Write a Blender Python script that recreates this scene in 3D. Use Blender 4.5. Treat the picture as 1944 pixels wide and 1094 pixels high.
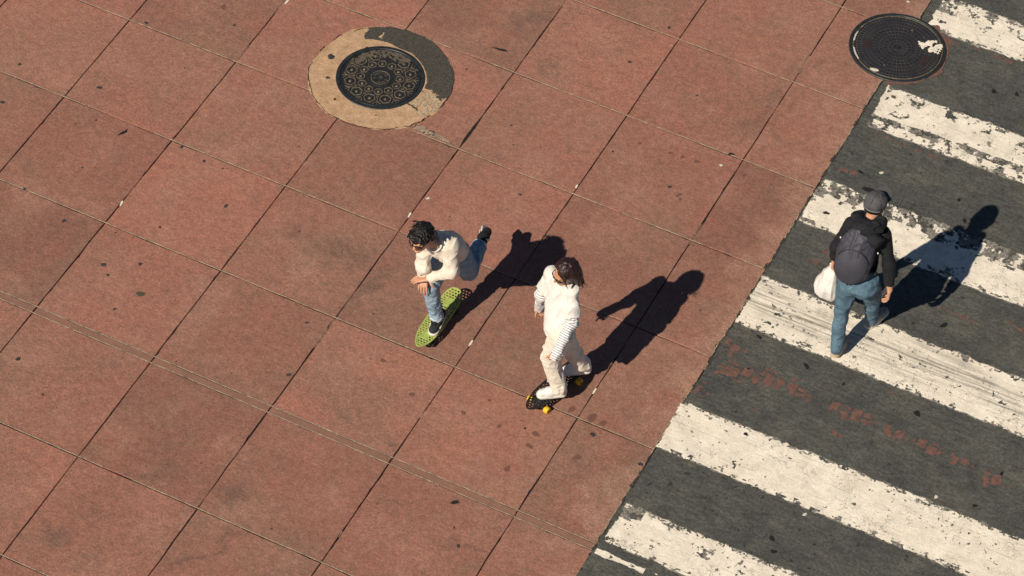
import bpy, bmesh, math, random
import numpy as np
from mathutils import Matrix, Vector

for o in list(bpy.data.objects):
    bpy.data.objects.remove(o)
SC = bpy.context.scene
COL = SC.collection
RNG = random.Random(7)

# ------------------------------------------------------------------ camera
cam_d = bpy.data.cameras.new('camera')
cam_d.sensor_width = 36.0
cam_d.lens = 6257.649 / 1944 * 36.0
cam_d.clip_start = 0.5
cam_d.clip_end = 2000
cam = bpy.data.objects.new('camera', cam_d)
COL.objects.link(cam)
cam.matrix_world = (Matrix.Translation((8.5052, -16.4124, 20.3)) @ Matrix.Rotation(0.4256807, 4, 'Z')
                    @ Matrix.Rotation(0.7226979, 4, 'X') @ Matrix.Rotation(0.0555994, 4, 'Z'))
SC.camera = cam

# ------------------------------------------------------------------ sky, sun, exposure
SUN_AZ, SUN_EL = math.radians(75.0), math.radians(42.0)      # direction the light travels, over the ground
world = bpy.data.worlds.new('World')
SC.world = world
world.use_nodes = True
wn = world.node_tree
sky = wn.nodes.new('ShaderNodeTexSky')
sky.sky_type = 'NISHITA'
sky.sun_disc = False
sky.sun_elevation = SUN_EL
sky.sun_rotation = math.radians(195.0)
sky.air_density = 0.8
sky.dust_density = 0.2
sky.altitude = 2500
bg = wn.nodes['Background']
wn.links.new(sky.outputs[0], bg.inputs[0])
bg.inputs[1].default_value = 0.05
sun_d = bpy.data.lights.new('sun', 'SUN')
sun_d.energy = 5.0
sun_d.angle = math.radians(0.5)
sun_d.color = (1.0, 0.90, 0.76)
sun = bpy.data.objects.new('sun', sun_d)
COL.objects.link(sun)
sdir = Vector((math.cos(SUN_AZ) * math.cos(SUN_EL), math.sin(SUN_AZ) * math.cos(SUN_EL), -math.sin(SUN_EL)))
sun.rotation_euler = sdir.to_track_quat('-Z', 'Y').to_euler()
sun.location = (-3, -12, 12)
SC.view_settings.view_transform = 'Standard'
SC.view_settings.look = 'None'
SC.view_settings.exposure = 0.12
SC.view_settings.gamma = 1.0

# ------------------------------------------------------------------ material helpers
class NT:
    def __init__(s, name):
        s.m = bpy.data.materials.new(name)
        s.m.use_nodes = True
        s.t = s.m.node_tree
        s.b = s.t.nodes['Principled BSDF']
        s.pos = None
    def n(s, kind, **kw):
        nd = s.t.nodes.new('ShaderNode' + kind)
        for k, v in kw.items():
            setattr(nd, k, v)
        return nd
    def put(s, sock, v):
        if isinstance(v, bpy.types.NodeSocket):
            s.t.links.new(v, sock)
        elif v is not None:
            if hasattr(sock.default_value, '__len__') and not hasattr(v, '__len__'):
                v = (v, v, v, 1)[:len(sock.default_value)]
            if hasattr(sock.default_value, '__len__') and len(v) < len(sock.default_value):
                v = tuple(v) + (1,)
            sock.default_value = v
    def P(s, obj=False):
        if obj:
            return s.n('TexCoord').outputs['Object']
        if s.pos is None:
            s.pos = s.n('NewGeometry').outputs['Position']
        return s.pos
    def scaled(s, v, sc, rot=(0, 0, 0)):
        mp = s.n('Mapping')
        s.put(mp.inputs[0], v)
        mp.inputs['Scale'].default_value = sc
        mp.inputs['Rotation'].default_value = rot
        return mp.outputs[0]
    def noise(s, scale, detail=3, rough=.55, vec=None, dist=0):
        nd = s.n('TexNoise')
        s.put(nd.inputs['Vector'], vec if vec is not None else s.P())
        nd.inputs['Scale'].default_value = scale
        nd.inputs['Detail'].default_value = detail
        nd.inputs['Roughness'].default_value = rough
        nd.inputs['Distortion'].default_value = dist
        return nd.outputs[0]
    def ramp(s, v, *stops):
        nd = s.n('ValToRGB')
        e = nd.color_ramp.elements
        while len(e) < len(stops):
            e.new(.5)
        for el, (p, c) in zip(e, stops):
            el.position = p
            el.color = (c, c, c, 1) if not hasattr(c, '__len__') else tuple(c) + (1,)
        s.put(nd.inputs[0], v)
        return nd.outputs[0]
    def math(s, op, a, b=None, clamp=False):
        nd = s.n('Math', operation=op, use_clamp=clamp)
        s.put(nd.inputs[0], a)
        if b is not None:
            s.put(nd.inputs[1], b)
        return nd.outputs[0]
    def mix(s, f, a, b, mode='MIX'):
        nd = s.n('Mix', data_type='RGBA', blend_type=mode)
        s.put(nd.inputs[0], f)
        s.put(nd.inputs[6], a)
        s.put(nd.inputs[7], b)
        return nd.outputs[2]
    def sep(s, v):
        nd = s.n('SeparateXYZ')
        s.put(nd.inputs[0], v)
        return nd.outputs
    def bump(s, h, strength=.3, dist=.004, normal=None):
        nd = s.n('Bump')
        nd.inputs['Strength'].default_value = strength
        nd.inputs['Distance'].default_value = dist
        s.put(nd.inputs['Height'], h)
        if normal is not None:
            s.put(nd.inputs['Normal'], normal)
        return nd.outputs[0]
    def done(s, col, rough=.8, normal=None, metal=0, spec=None, sheen=None):
        s.put(s.b.inputs['Base Color'], col)
        s.put(s.b.inputs['Roughness'], rough)
        s.put(s.b.inputs['Metallic'], metal)
        if spec is not None:
            s.b.inputs['Specular IOR Level'].default_value = spec
        if sheen is not None:
            s.b.inputs['Sheen Weight'].default_value = sheen
        if normal is not None:
            s.put(s.b.inputs['Normal'], normal)
        return s.m

def blob(t, pts, wob=.45):
    """soft stains with a shape of their own: max over gaussians at (x, y, rx, ry, angle, weight)"""
    out = None
    wv = t.n('VectorMath', operation='SCALE')
    nz = t.n('TexNoise'); nz.inputs['Scale'].default_value = 5.0; nz.inputs['Detail'].default_value = 4
    t.put(nz.inputs['Vector'], t.P())
    sub = t.n('VectorMath', operation='SUBTRACT')
    t.put(sub.inputs[0], nz.outputs['Color']); sub.inputs[1].default_value = (.5, .5, .5)
    t.put(wv.inputs[0], sub.outputs[0]); wv.inputs['Scale'].default_value = wob
    ad = t.n('VectorMath', operation='ADD')
    t.put(ad.inputs[0], t.P()); t.put(ad.inputs[1], wv.outputs[0])
    for x, y, rx, ry, a, w in pts:
        mp = t.n('Mapping', vector_type='TEXTURE')
        t.put(mp.inputs[0], ad.outputs[0])
        mp.inputs['Location'].default_value = (x, y, 0)
        mp.inputs['Rotation'].default_value = (0, 0, a)
        mp.inputs['Scale'].default_value = (rx, ry, 1)
        ln = t.n('VectorMath', operation='LENGTH')
        t.put(ln.inputs[0], mp.outputs[0])
        v = t.math('MULTIPLY', t.ramp(ln.outputs['Value'], (0.15, 1), (1.0, 0)), w)
        out = v if out is None else t.math('MAXIMUM', out, v)
    return out

# ---- pavement concrete, stained red
def mat_slab(name='red_concrete'):
    t = NT(name)
    rnd = t.n('ObjectInfo').outputs['Random']
    base = t.mix(rnd, (.222, .110, .082), (.340, .154, .110))
    base = t.mix(t.ramp(t.noise(.62, 6, .62), (.45, 0), (.60, .50)), base, (.268, .158, .113))
    base = t.mix(t.ramp(t.noise(.8, 6, .62, vec=t.scaled(t.P(), (1, 1, 1), (0, 0, 1.1))), (.50, 0), (.64, .55)), base, (.218, .132, .096))
    base = t.mix(t.ramp(t.noise(2.1, 7, .66, dist=.5), (.50, 0), (.70, .60)), base, (.298, .122, .088))
    base = t.mix(t.ramp(t.noise(3.3, 8, .68, vec=t.scaled(t.P(), (1, 1, 1), (0, 0, .7))), (.52, 0), (.76, .60)), base, (.185, .118, .090))
    base = t.mix(t.ramp(t.noise(1.7, 6, .64, vec=t.scaled(t.P(), (1, 1, 1), (0, 0, 2.0))), (.50, 0), (.68, .50)), base, (.365, .198, .145))
    # worn grey-tan band next to the roadway
    x = t.sep(t.P())[0]
    e = t.math('ADD', t.math('SUBTRACT', x, 2.62), t.math('MULTIPLY', t.math('SUBTRACT', t.noise(2.2, 6, .65), .5), 1.5))
    e = t.ramp(e, (0.0, 0), (.28, 1))
    e = t.math('MULTIPLY', e, t.ramp(t.noise(70, 3, .7), (.40, .15), (.62, 1)))
    base = t.mix(t.math('MULTIPLY', e, .8), base, (.40, .255, .18))
    # dirt stains
    st = blob(t, [(-.80, -3.99, .22, .12, .6, .85), (.21, -3.74, .05, .22, -.5, .9), (.36, -3.45, .05, .35, -.25, .75),
                  (.16, -3.09, .24, .16, 1.2, .95), (-.29, -.43, .42, .20, .35, .85), (-.71, -.40, .22, .14, 0, .6),
                  (.08, -.66, .12, .45, -.1, .75), (1.04, -2.0, .10, .08, 0, .7), (1.87, -2.63, .16, .10, .4, .8), (-.44, -3.15, .35, .12, 1.0, .6),
                  (-.19, 2.76, .30, .18, 1.1, .8), (.24, 2.32, .12, .22, .4, .7), (2.08, 2.72, .08, .60, -.05, .55),
                  (2.30, 2.6, .05, .7, -.05, .5), (2.52, 1.9, .05, .9, -.03, .45), (-.71, -3.65, .45, .2, .2, .5)])
    st = t.math('MULTIPLY', st, t.ramp(t.noise(14, 6, .7), (.28, .15), (.66, 1)))
    base = t.mix(t.math('MULTIPLY', st, .72), base, (.075, .058, .050))
    base = t.mix(1.0, base, (.955, .925, .915), 'MULTIPLY')
    # grain
    g1 = t.noise(130, 3, .7)
    g2 = t.noise(42, 4, .65)
    base = t.mix(1.0, base, t.ramp(g2, (.36, .84), (.64, 1.15)), 'MULTIPLY')
    base = t.mix(1.0, base, t.ramp(g1, (.36, .72), (.64, 1.30)), 'MULTIPLY')
    base = t.mix(1.0, base, t.ramp(t.noise(15, 5, .68), (.38, .88), (.62, 1.11)), 'MULTIPLY')
    sp = t.n('TexVoronoi', feature='F1'); sp.inputs['Scale'].default_value = 95
    t.put(sp.inputs['Vector'], t.P())
    grit = t.math('MULTIPLY', t.math('LESS_THAN', sp.outputs['Distance'], .24), t.ramp(sp.outputs['Color'], (.55, 0), (.8, 1)))
    grit = t.math('MULTIPLY', grit, t.ramp(t.noise(2.0, 5, .6), (.42, .12), (.62, .75)))
    base = t.mix(grit, base, (.52, .33, .245))
    sp2 = t.n('TexVoronoi', feature='F1'); sp2.inputs['Scale'].default_value = 17
    t.put(sp2.inputs['Vector'], t.scaled(t.P(), (1, 1, 1), (0, 0, .9)))
    pit = t.math('MULTIPLY', t.math('LESS_THAN', sp2.outputs['Distance'], .13), t.ramp(sp2.outputs['Color'], (.80, 0), (.84, 1)))
    base = t.mix(t.math('MULTIPLY', pit, .6), base, (.10, .065, .050))
    h = t.math('ADD', t.math('MULTIPLY', g1, .6), t.math('ADD', g2, t.math('MULTIPLY', t.noise(11, 4), .8)))
    return t.done(base, .88, t.bump(h, .8, .005), spec=.25)

def mat_road():
    t = NT('worn_asphalt')
    base = t.mix(t.ramp(t.noise(1.6, 7, .62), (.30, 0), (.70, 1)), (.064, .066, .060), (.094, .094, .082))
    base = t.mix(t.ramp(t.noise(4.2, 7, .7, dist=.6), (.50, 0), (.70, .8)), base, (.048, .049, .046))
    base = t.mix(t.ramp(t.noise(2.6, 6, .6, vec=t.scaled(t.P(), (1, 1, 1), (0, 0, 1.4))), (.52, 0), (.70, .7)), base, (.125, .118, .096))
    # stamped brick imprint, mostly closed up by traffic
    br = t.n('TexBrick')
    t.put(br.inputs['Vector'], t.scaled(t.P(), (1, 1, 1), (0, 0, math.radians(90))))
    br.inputs['Scale'].default_value = 1.0
    br.inputs['Brick Width'].default_value = .21
    br.inputs['Row Height'].default_value = .105
    br.inputs['Mortar Size'].default_value = .008
    br.inputs['Mortar Smooth'].default_value = .6
    gap = t.math('MULTIPLY', br.outputs['Fac'], t.ramp(t.noise(5.0, 6, .75), (.46, 0), (.66, 1)))
    base = t.mix(t.math('MULTIPLY', gap, .18), base, (.028, .028, .026))
    # tar and gum spots
    sp = t.n('TexVoronoi', feature='F1'); sp.inputs['Scale'].default_value = 13; sp.inputs['Randomness'].default_value = 1
    wob = t.n('VectorMath', operation='ADD')
    nz = t.n('TexNoise'); nz.inputs['Scale'].default_value = 30; t.put(nz.inputs['Vector'], t.P())
    sc = t.n('VectorMath', operation='SCALE'); t.put(sc.inputs[0], nz.outputs['Color']); sc.inputs['Scale'].default_value = .05
    t.put(wob.inputs[0], t.P()); t.put(wob.inputs[1], sc.outputs[0])
    t.put(sp.inputs['Vector'], wob.outputs[0])
    sz = t.ramp(sp.outputs['Color'], (.50, 0), (1.0, .30))
    spot = t.math('LESS_THAN', sp.outputs['Distance'], sz)
    spot = t.math('MULTIPLY', spot, t.ramp(t.noise(1.3, 4), (.35, .15), (.6, .8)))
    base = t.mix(spot, base, (.012, .013, .015))
    # rust-red aggregate showing thinly
    rr = t.math('MULTIPLY', t.ramp(t.noise(7, 8, .72, dist=.5), (.66, 0), (.74, .7)), t.ramp(t.noise(.9, 3), (.45, .0), (.62, 1)))
    base = t.mix(rr, base, (.135, .066, .050))
    sp4 = t.n('TexVoronoi', feature='F1'); sp4.inputs['Scale'].default_value = 34
    t.put(sp4.inputs['Vector'], wob.outputs[0])
    fl = t.math('LESS_THAN', sp4.outputs['Distance'], t.ramp(sp4.outputs['Color'], (.62, 0), (1.0, .36)))
    base = t.mix(t.math('MULTIPLY', fl, t.ramp(t.noise(2.2, 5, .6), (.40, .10), (.60, .75))), base, (.020, .021, .021))
    rub = t.noise(16, 6, .75, vec=t.scaled(t.P(), (.5, 1.5, 1), (0, 0, .3)))
    base = t.mix(1.0, base, t.ramp(rub, (.36, .74), (.64, 1.26)), 'MULTIPLY')
    g1 = t.noise(150, 3, .75)
    base = t.mix(1.0, base, t.ramp(g1, (.32, .55), (.68, 1.45)), 'MULTIPLY')
    g2 = t.noise(38, 4, .7)
    base = t.mix(1.0, base, t.ramp(g2, (.36, .76), (.64, 1.24)), 'MULTIPLY')
    sp3 = t.n('TexVoronoi', feature='F1'); sp3.inputs['Scale'].default_value = 60
    t.put(sp3.inputs['Vector'], t.P())
    lt = t.math('MULTIPLY', t.math('LESS_THAN', sp3.outputs['Distance'], .2), t.ramp(sp3.outputs['Color'], (.86, 0), (.9, .7)))
    base = t.mix(lt, base, (.19, .175, .145))
    h = t.math('SUBTRACT', t.math('ADD', g1, t.math('MULTIPLY', g2, 1.2)), t.math('MULTIPLY', gap, .5))
    return t.done(base, .82, t.bump(h, .8, .007), spec=.3)

def mat_paint(name, scuff=0.0, crack=.5, seed=0.0):
    t = NT(name)
    base = t.mix(t.ramp(t.noise(2.5, 7, .65), (.3, 0), (.7, 1)), (.75, .675, .55), (.84, .775, .655))
    base = t.mix(t.ramp(t.noise(9, 7, .7), (.56, 0), (.78, .65)), base, (.52, .45, .36))
    streak = t.noise(6, 7, .7, vec=t.scaled(t.P(), (.10, 1.6, 1)))
    base = t.mix(t.ramp(streak, (.55, 0), (.75, .35)), base, (.45, .39, .31))
    cr = t.n('TexVoronoi', feature='DISTANCE_TO_EDGE'); cr.inputs['Scale'].default_value = 8
    nz = t.n('TexNoise'); nz.inputs['Scale'].default_value = 22; nz.inputs['Detail'].default_value = 4
    t.put(nz.inputs['Vector'], t.P())
    sc = t.n('VectorMath', operation='SCALE'); t.put(sc.inputs[0], nz.outputs['Color']); sc.inputs['Scale'].default_value = .14
    ad = t.n('VectorMath', operation='ADD'); t.put(ad.inputs[0], t.P()); t.put(ad.inputs[1], sc.outputs[0])
    t.put(cr.inputs['Vector'], ad.outputs[0])
    c = t.math('MULTIPLY', t.ramp(cr.outputs['Distance'], (.008, 1), (.040, 0)), t.math('MULTIPLY', t.ramp(t.noise(2.4, 5, .6), (.46, 0), (.62, crack)), t.ramp(t.noise(19, 3), (.42, .1), (.55, 1))))
    base = t.mix(c, base, (.13, .115, .095))
    if scuff:
        s1 = t.noise(11, 8, .72, vec=t.scaled(t.P(), (.09, 2.6, 1)))
        s2 = t.ramp(t.math('ABSOLUTE', t.math('SUBTRACT', t.math('ADD', t.sep(t.P())[1], t.math('MULTIPLY', t.math('SUBTRACT', t.noise(1.6, 4), .5), .5)), .74)), (.06, 1), (.20, 0))
        base = t.mix(t.math('MULTIPLY', t.math('MULTIPLY', t.ramp(s1, (.46, 0), (.58, 1)), s2), scuff), base, (.085, .078, .066))
    pv = t.n('TexVoronoi', feature='F1'); pv.inputs['Scale'].default_value = 36
    t.put(pv.inputs['Vector'], ad.outputs[0])
    pits = t.math('LESS_THAN', pv.outputs['Distance'], t.ramp(pv.outputs['Color'], (.70, 0), (1.0, .30)))
    pits = t.math('MULTIPLY', pits, t.ramp(t.noise(3.0, 5, .65), (.44, .05), (.62, .85)))
    base = t.mix(pits, base, (.16, .14, .115))
    ln = t.math('LESS_THAN', t.math('ABSOLUTE', t.math('SUBTRACT', t.math('FRACT', t.math('ADD', t.math('MULTIPLY', t.sep(t.P())[1], 6.1), t.math('MULTIPLY', t.noise(2, 3), .12))), .5)), .014)
    base = t.mix(t.math('MULTIPLY', ln, t.ramp(t.noise(4, 4), (.45, 0), (.6, .5))), base, (.22, .19, .155))
    br = t.n('TexBrick')
    t.put(br.inputs['Vector'], t.scaled(t.P(), (1, 1, 1), (0, 0, math.radians(90))))
    br.inputs['Scale'].default_value = 1.0
    br.inputs['Brick Width'].default_value = .21
    br.inputs['Row Height'].default_value = .105
    br.inputs['Mortar Size'].default_value = .010
    br.inputs['Mortar Smooth'].default_value = .8
    g = t.noise(110, 3, .7)
    base = t.mix(1.0, base, t.ramp(g, (.3, .84), (.7, 1.1)), 'MULTIPLY')
    base = t.mix(1.0, base, t.ramp(t.noise(7, 6, .7), (.36, .86), (.62, 1.06)), 'MULTIPLY')
    hh = t.math('SUBTRACT', t.math('ADD', t.math('MULTIPLY', g, .5), t.noise(20, 6, .7)), t.math('ADD', t.math('MULTIPLY', t.math('ADD', c, pits), 1.5), t.math('MULTIPLY', br.outputs['Fac'], .13)))
    return t.done(base, .75, t.bump(hh, .7, .007), spec=.3)

def mat_plain(name, c1, c2=None, scale=20, rough=.8, bump=.3, dist=.003, metal=0, spec=.4, sheen=None, obj=False, detail=4, grain=None, aniso=None):
    t = NT(name)
    v = t.P(obj)
    if aniso:
        v = t.scaled(v, aniso)
    n = t.noise(scale, detail, .65, vec=v)
    c2 = c2 or tuple(x * .8 for x in c1)
    col = t.mix(t.ramp(n, (.32, 0), (.68, 1)), c2, c1)
    h = n
    if grain:
        g = t.noise(grain, 2, .6, vec=t.P(obj))
        col = t.mix(1.0, col, t.ramp(g, (.3, .8), (.7, 1.2)), 'MULTIPLY')
        h = t.math('ADD', n, g)
    return t.done(col, rough, t.bump(h, bump, dist), metal, spec, sheen)

M = {}
M['slab'] = mat_slab()
M['road'] = mat_road()
M['paint'] = mat_paint('road_paint', 0.0, .42)
M['paint_scuffed'] = mat_paint('road_paint_scuffed', .62, .42)
M['paint_faded'] = mat_plain('thin_worn_paint', (.30, .275, .23), (.085, .082, .074), 45, .85, .5, .003, grain=120, detail=6)
M['joint_dark'] = mat_plain('joint_grime', (.022, .019, .016), (.008, .007, .007), 30, .95, .4)
M['joint_tan'] = mat_plain('joint_mortar', (.42, .31, .215), (.15, .11, .08), 14, .95, .6, .004, grain=90)
M['strip'] = mat_plain('strip_concrete', (.250, .124, .088), (.195, .104, .075), 9, .9, .6, .004, grain=90)
M['joint_white'] = mat_plain('joint_caulk', (.75, .69, .58), (.62, .55, .45), 30, .8)
M['bed'] = mat_plain('bedding', (.05, .042, .036), (.025, .02, .018), 20, .95, .4)
M['apron'] = mat_plain('tan_concrete', (.52, .345, .205), (.34, .21, .12), 11, .9, .7, .006, grain=80, detail=8)
M['patch'] = mat_plain('cold_patch_asphalt', (.088, .080, .062), (.026, .025, .022), 75, .9, .8, .006, grain=160)
M['iron'] = mat_plain('cast_iron', (.034, .036, .040), (.014, .015, .017), 40, .55, .4, .003, metal=.3, grain=160)
M['iron_rim'] = mat_plain('cast_iron_rim', (.040, .047, .052), (.020, .024, .027), 22, .5, .3, .002, metal=.4)
M['iron_worn'] = mat_plain('worn_iron_relief', (.225, .182, .120), (.075, .062, .045), 28, .55, .4, .003, metal=.25, grain=140)
M['crumble'] = mat_plain('crumbled_concrete', (.58, .44, .29), (.20, .15, .095), 60, .95, .8, .006, grain=120)
M['cover_dark'] = mat_plain('cover_iron', (.034, .034, .042), (.022, .022, .028), 12, .5, .4, .003, metal=.3, grain=160)
M['web'] = mat_plain('web_grit', (.085, .075, .058), (.026, .025, .026), 7, .9, .5)
M['grit'] = mat_plain('packed_grit', (.135, .112, .08), (.05, .044, .035), 30, .95, .8, .005, grain=130)
M['rust'] = mat_plain('rusty_iron', (.034, .020, .020), (.018, .012, .013), 30, .75, .4)
M['gum'] = mat_plain('old_gum', (.062, .056, .050), (.016, .016, .017), 40, .7, .4)
M['gum_olive'] = mat_plain('olive_gum', (.085, .075, .045), (.05, .045, .03), 40, .8, .4)
M['spill'] = mat_plain('dried_spill', (.165, .075, .055), (.130, .060, .046), 30, .8, .3)
M['scrap'] = mat_plain('litter', (.012, .012, .013), (.006, .006, .007), 40, .8, .4)
M['pale_chip'] = mat_plain('pale_chip', (.66, .60, .50), (.5, .45, .38), 40, .8, .4)
M['red_wear'] = mat_plain('red_undercoat', (.190, .086, .066), (.085, .056, .048), 22, .85, .5, .004, grain=100)
M['skin'] = mat_plain('skin', (.56, .305, .195), (.48, .235, .145), 30, .5, .15, .001, spec=.4)
M['skin_dark'] = mat_plain('skin_tan', (.52, .27, .145), (.45, .215, .11), 30, .48, .15, .001, spec=.4)
M['lips'] = mat_plain('lips', (.42, .13, .10), (.36, .11, .09), 30, .45, .1)
M['cream_knit'] = mat_plain('cream_sweatshirt', (.72, .645, .54), (.66, .58, .475), 6, .9, .35, .003, sheen=.3, grain=220)
M['white_cotton'] = mat_plain('white_cotton', (.715, .675, .625), (.67, .63, .58), 6, .9, .35, .003, sheen=.2, grain=240)
M['cream_twill'] = mat_plain('cream_twill', (.71, .645, .54), (.65, .58, .475), 6, .85, .35, .003, sheen=.2, grain=240)
M['jeans_light'] = mat_plain('faded_denim', (.30, .40, .47), (.135, .215, .30), 8, .85, .4, .003, grain=260, detail=6)
M['jeans_teal'] = mat_plain('blue_denim', (.105, .180, .230), (.042, .088, .132), 8, .85, .4, .003, grain=260, detail=6)
M['denim_cuff'] = mat_plain('denim_cuff', (.48, .56, .60), (.36, .45, .52), 20, .85, .3)
M['jacket'] = mat_plain('black_jersey', (.013, .014, .017), (.007, .008, .010), 8, .85, .4, .003, grain=220, spec=.3)
M['pack'] = mat_plain('charcoal_nylon', (.050, .050, .064), (.035, .035, .046), 7, .6, .35, .003, grain=260, spec=.4)
M['pack_dark'] = mat_plain('charcoal_nylon_trim', (.026, .025, .031), (.018, .018, .022), 12, .6, .35)
M['black_web'] = mat_plain('black_webbing', (.009, .009, .010), (.006, .006, .007), 60, .7, .4)
M['cap'] = mat_plain('grey_cap_cotton', (.082, .080, .085), (.060, .059, .064), 14, .85, .4, .002, grain=240)
M['cap_dark'] = mat_plain('grey_cap_brim', (.085, .082, .085), (.062, .06, .063), 14, .85, .4, .002, grain=240)
M['hair'] = mat_plain('black_hair', (.012, .0105, .010), (.006, .005, .005), 30, .50, .3, .002, spec=.30)
M['hair_red'] = mat_plain('dark_brown_hair', (.034, .013, .012), (.013, .006, .006), 30, .46, .3, .002, spec=.35)
M['shoe_black'] = mat_plain('black_canvas', (.020, .026, .028), (.012, .016, .018), 25, .85, .4, grain=220)
M['shoe_white'] = mat_plain('white_leather', (.72, .69, .64), (.65, .62, .57), 12, .55, .2)
M['sole_white'] = mat_plain('white_rubber', (.74, .70, .62), (.64, .60, .52), 16, .6, .2)
M['sole_tan'] = mat_plain('tan_rubber', (.52, .40, .25), (.42, .32, .2), 16, .65, .2)
M['shoe_grey'] = mat_plain('grey_suede', (.26, .25, .24), (.18, .175, .17), 16, .85, .3)
M['sock'] = mat_plain('black_sock', (.010, .010, .012), (.007, .007, .008), 40, .95, .4)
M['bag'] = mat_plain('white_plastic_bag', (.74, .71, .66), (.68, .65, .60), 18, .42, .35, .010, spec=.5, aniso=(1, 1, .3))
M['deck_green'] = mat_plain('lime_plastic', (.345, .425, .105), (.30, .38, .085), 25, .5, .15, .002)
M['deck_black'] = mat_plain('black_plastic', (.013, .015, .017), (.009, .010, .012), 25, .45, .15, .002)
M['wheel_yellow'] = mat_plain('yellow_urethane', (.78, .46, .02), (.68, .38, .015), 20, .4, .1)
M['wheel_dark'] = mat_plain('dark_urethane', (.03, .027, .02), (.02, .018, .014), 20, .4, .1)
M['metal'] = mat_plain('truck_metal', (.35, .33, .30), (.26, .25, .23), 30, .4, .1, metal=.9)
M['brass'] = mat_plain('brass_bolt', (.55, .38, .12), (.4, .27, .08), 30, .35, .1, metal=.9)
M['lens'] = mat_plain('brown_lens', (.085, .026, .016), (.06, .02, .012), 10, .12, .02, spec=.7)
M['frame'] = mat_plain('black_acetate', (.008, .007, .007), (.006, .005, .005), 10, .25, .02, spec=.6)
def mat_stripe():
    t = NT('striped_jersey')
    a = t.n('Attribute'); a.attribute_name = 'along'
    w = t.math('FRACT', t.math('MULTIPLY', a.outputs['Fac'], 1 / .0185))
    s = t.math('LESS_THAN', w, .36)
    col = t.mix(s, (.74, .71, .69), (.27, .265, .30))
    return t.done(col, .9, t.bump(t.noise(240, 2), .3, .002))
M['striped'] = mat_stripe()

# ------------------------------------------------------------------ object helpers
def tag(o, label=None, cat=None, group=None, kind=None):
    if label: o['label'] = label
    if cat: o['category'] = cat
    if group: o['group'] = group
    if kind: o['kind'] = kind
    return o

def mesh_obj(name, verts, faces, mat, parent=None, smooth=False, loc=None, mats=None, mi=None):
    me = bpy.data.meshes.new(name)
    me.from_pydata([tuple(v) for v in verts], [], [tuple(f) for f in faces])
    for m in (mats or [mat]):
        me.materials.append(m)
    if smooth:
        me.polygons.foreach_set('use_smooth', [True] * len(me.polygons))
    if mi is not None:
        me.polygons.foreach_set('material_index', mi)
    me.update()
    return link(name, me, parent, loc)

def link(name, me, parent=None, loc=None, rz=0):
    o = bpy.data.objects.new(name, me)
    COL.objects.link(o)
    if parent is not None:
        o.parent = parent
    if loc is not None:
        o.location = loc
    if rz:
        o.rotation_euler = (0, 0, rz)
    return o

def empty(name, loc, rz=0, parent=None):
    o = bpy.data.objects.new(name, None)
    o.empty_display_size = .1
    COL.objects.link(o)
    o.location = loc
    o.rotation_euler = (0, 0, rz)
    if parent is not None:
        o.parent = parent
    return o

def bm_obj(name, bm, mat, parent=None, loc=None, smooth=False):
    me = bpy.data.meshes.new(name)
    bmesh.ops.recalc_face_normals(bm, faces=bm.faces)
    bm.to_mesh(me)
    bm.free()
    me.materials.append(mat)
    if smooth:
        me.polygons.foreach_set('use_smooth', [True] * len(me.polygons))
    return link(name, me, parent, loc)

# numpy noise -------------------------------------------------------
_rs = np.random.RandomState(3)
_L3 = _rs.rand(32, 32, 32).astype(np.float32)
_L2 = _rs.rand(64, 64).astype(np.float32)
def noise3(x, y, z):
    xi, yi, zi = np.floor(x).astype(int), np.floor(y).astype(int), np.floor(z).astype(int)
    fx, fy, fz = x - xi, y - yi, z - zi
    fx, fy, fz = [f * f * (3 - 2 * f) for f in (fx, fy, fz)]
    out = 0
    for a in (0, 1):
        for b in (0, 1):
            for c in (0, 1):
                w = (fx if a else 1 - fx) * (fy if b else 1 - fy) * (fz if c else 1 - fz)
                out = out + w * _L3[(xi + a) & 31, (yi + b) & 31, (zi + c) & 31]
    return out
def noise2(x, y):
    xi, yi = np.floor(x).astype(int), np.floor(y).astype(int)
    fx, fy = x - xi, y - yi
    fx, fy = fx * fx * (3 - 2 * fx), fy * fy * (3 - 2 * fy)
    g = lambda a, b: _L2[(xi + a) & 63, (yi + b) & 63]
    return (g(0, 0) * (1 - fx) + g(1, 0) * fx) * (1 - fy) + (g(0, 1) * (1 - fx) + g(1, 1) * fx) * fy
def fbm2(x, y, o=4, g=.55):
    s, a, w = 0, 1., 0
    for k in range(o):
        s = s + a * noise2(x * 2 ** k + 17.3 * k, y * 2 ** k + 5.1 * k)
        w += a
        a *= g
    return s / w

# sheet of paint / wear cut to a ragged mask: run-length quads --------
def mask_sheet(name, mask, x0, y0, cx, cy, z, mat, parent, seed=0):
    rs = np.random.RandomState(seed)
    V, F = [], []
    for r in range(mask.shape[0]):
        row = np.concatenate([[0], mask[r].astype(np.int8), [0]])
        d = np.diff(row)
        for a, b in zip(np.nonzero(d == 1)[0], np.nonzero(d == -1)[0]):
            j1, j2 = (rs.rand(2) - .5) * cx * .8
            xa, xb = x0 + a * cx + j1, x0 + b * cx + j2
            ya, yb = y0 + r * cy, y0 + (r + 1) * cy
            k = len(V)
            V += [(xa, ya, z), (xb, ya, z), (xb, yb, z), (xa, yb, z)]
            F.append((k, k + 1, k + 2, k + 3))
    return mesh_obj(name, V, F, mat, parent)

# ------------------------------------------------------------------ the ground
ground = mesh_obj('ground', [(-150, -150, -.03), (150, -150, -.03), (150, 150, -.03), (-150, 150, -.03)], [(0, 1, 2, 3)], M['bed'])
tag(ground, kind='structure')

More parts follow.
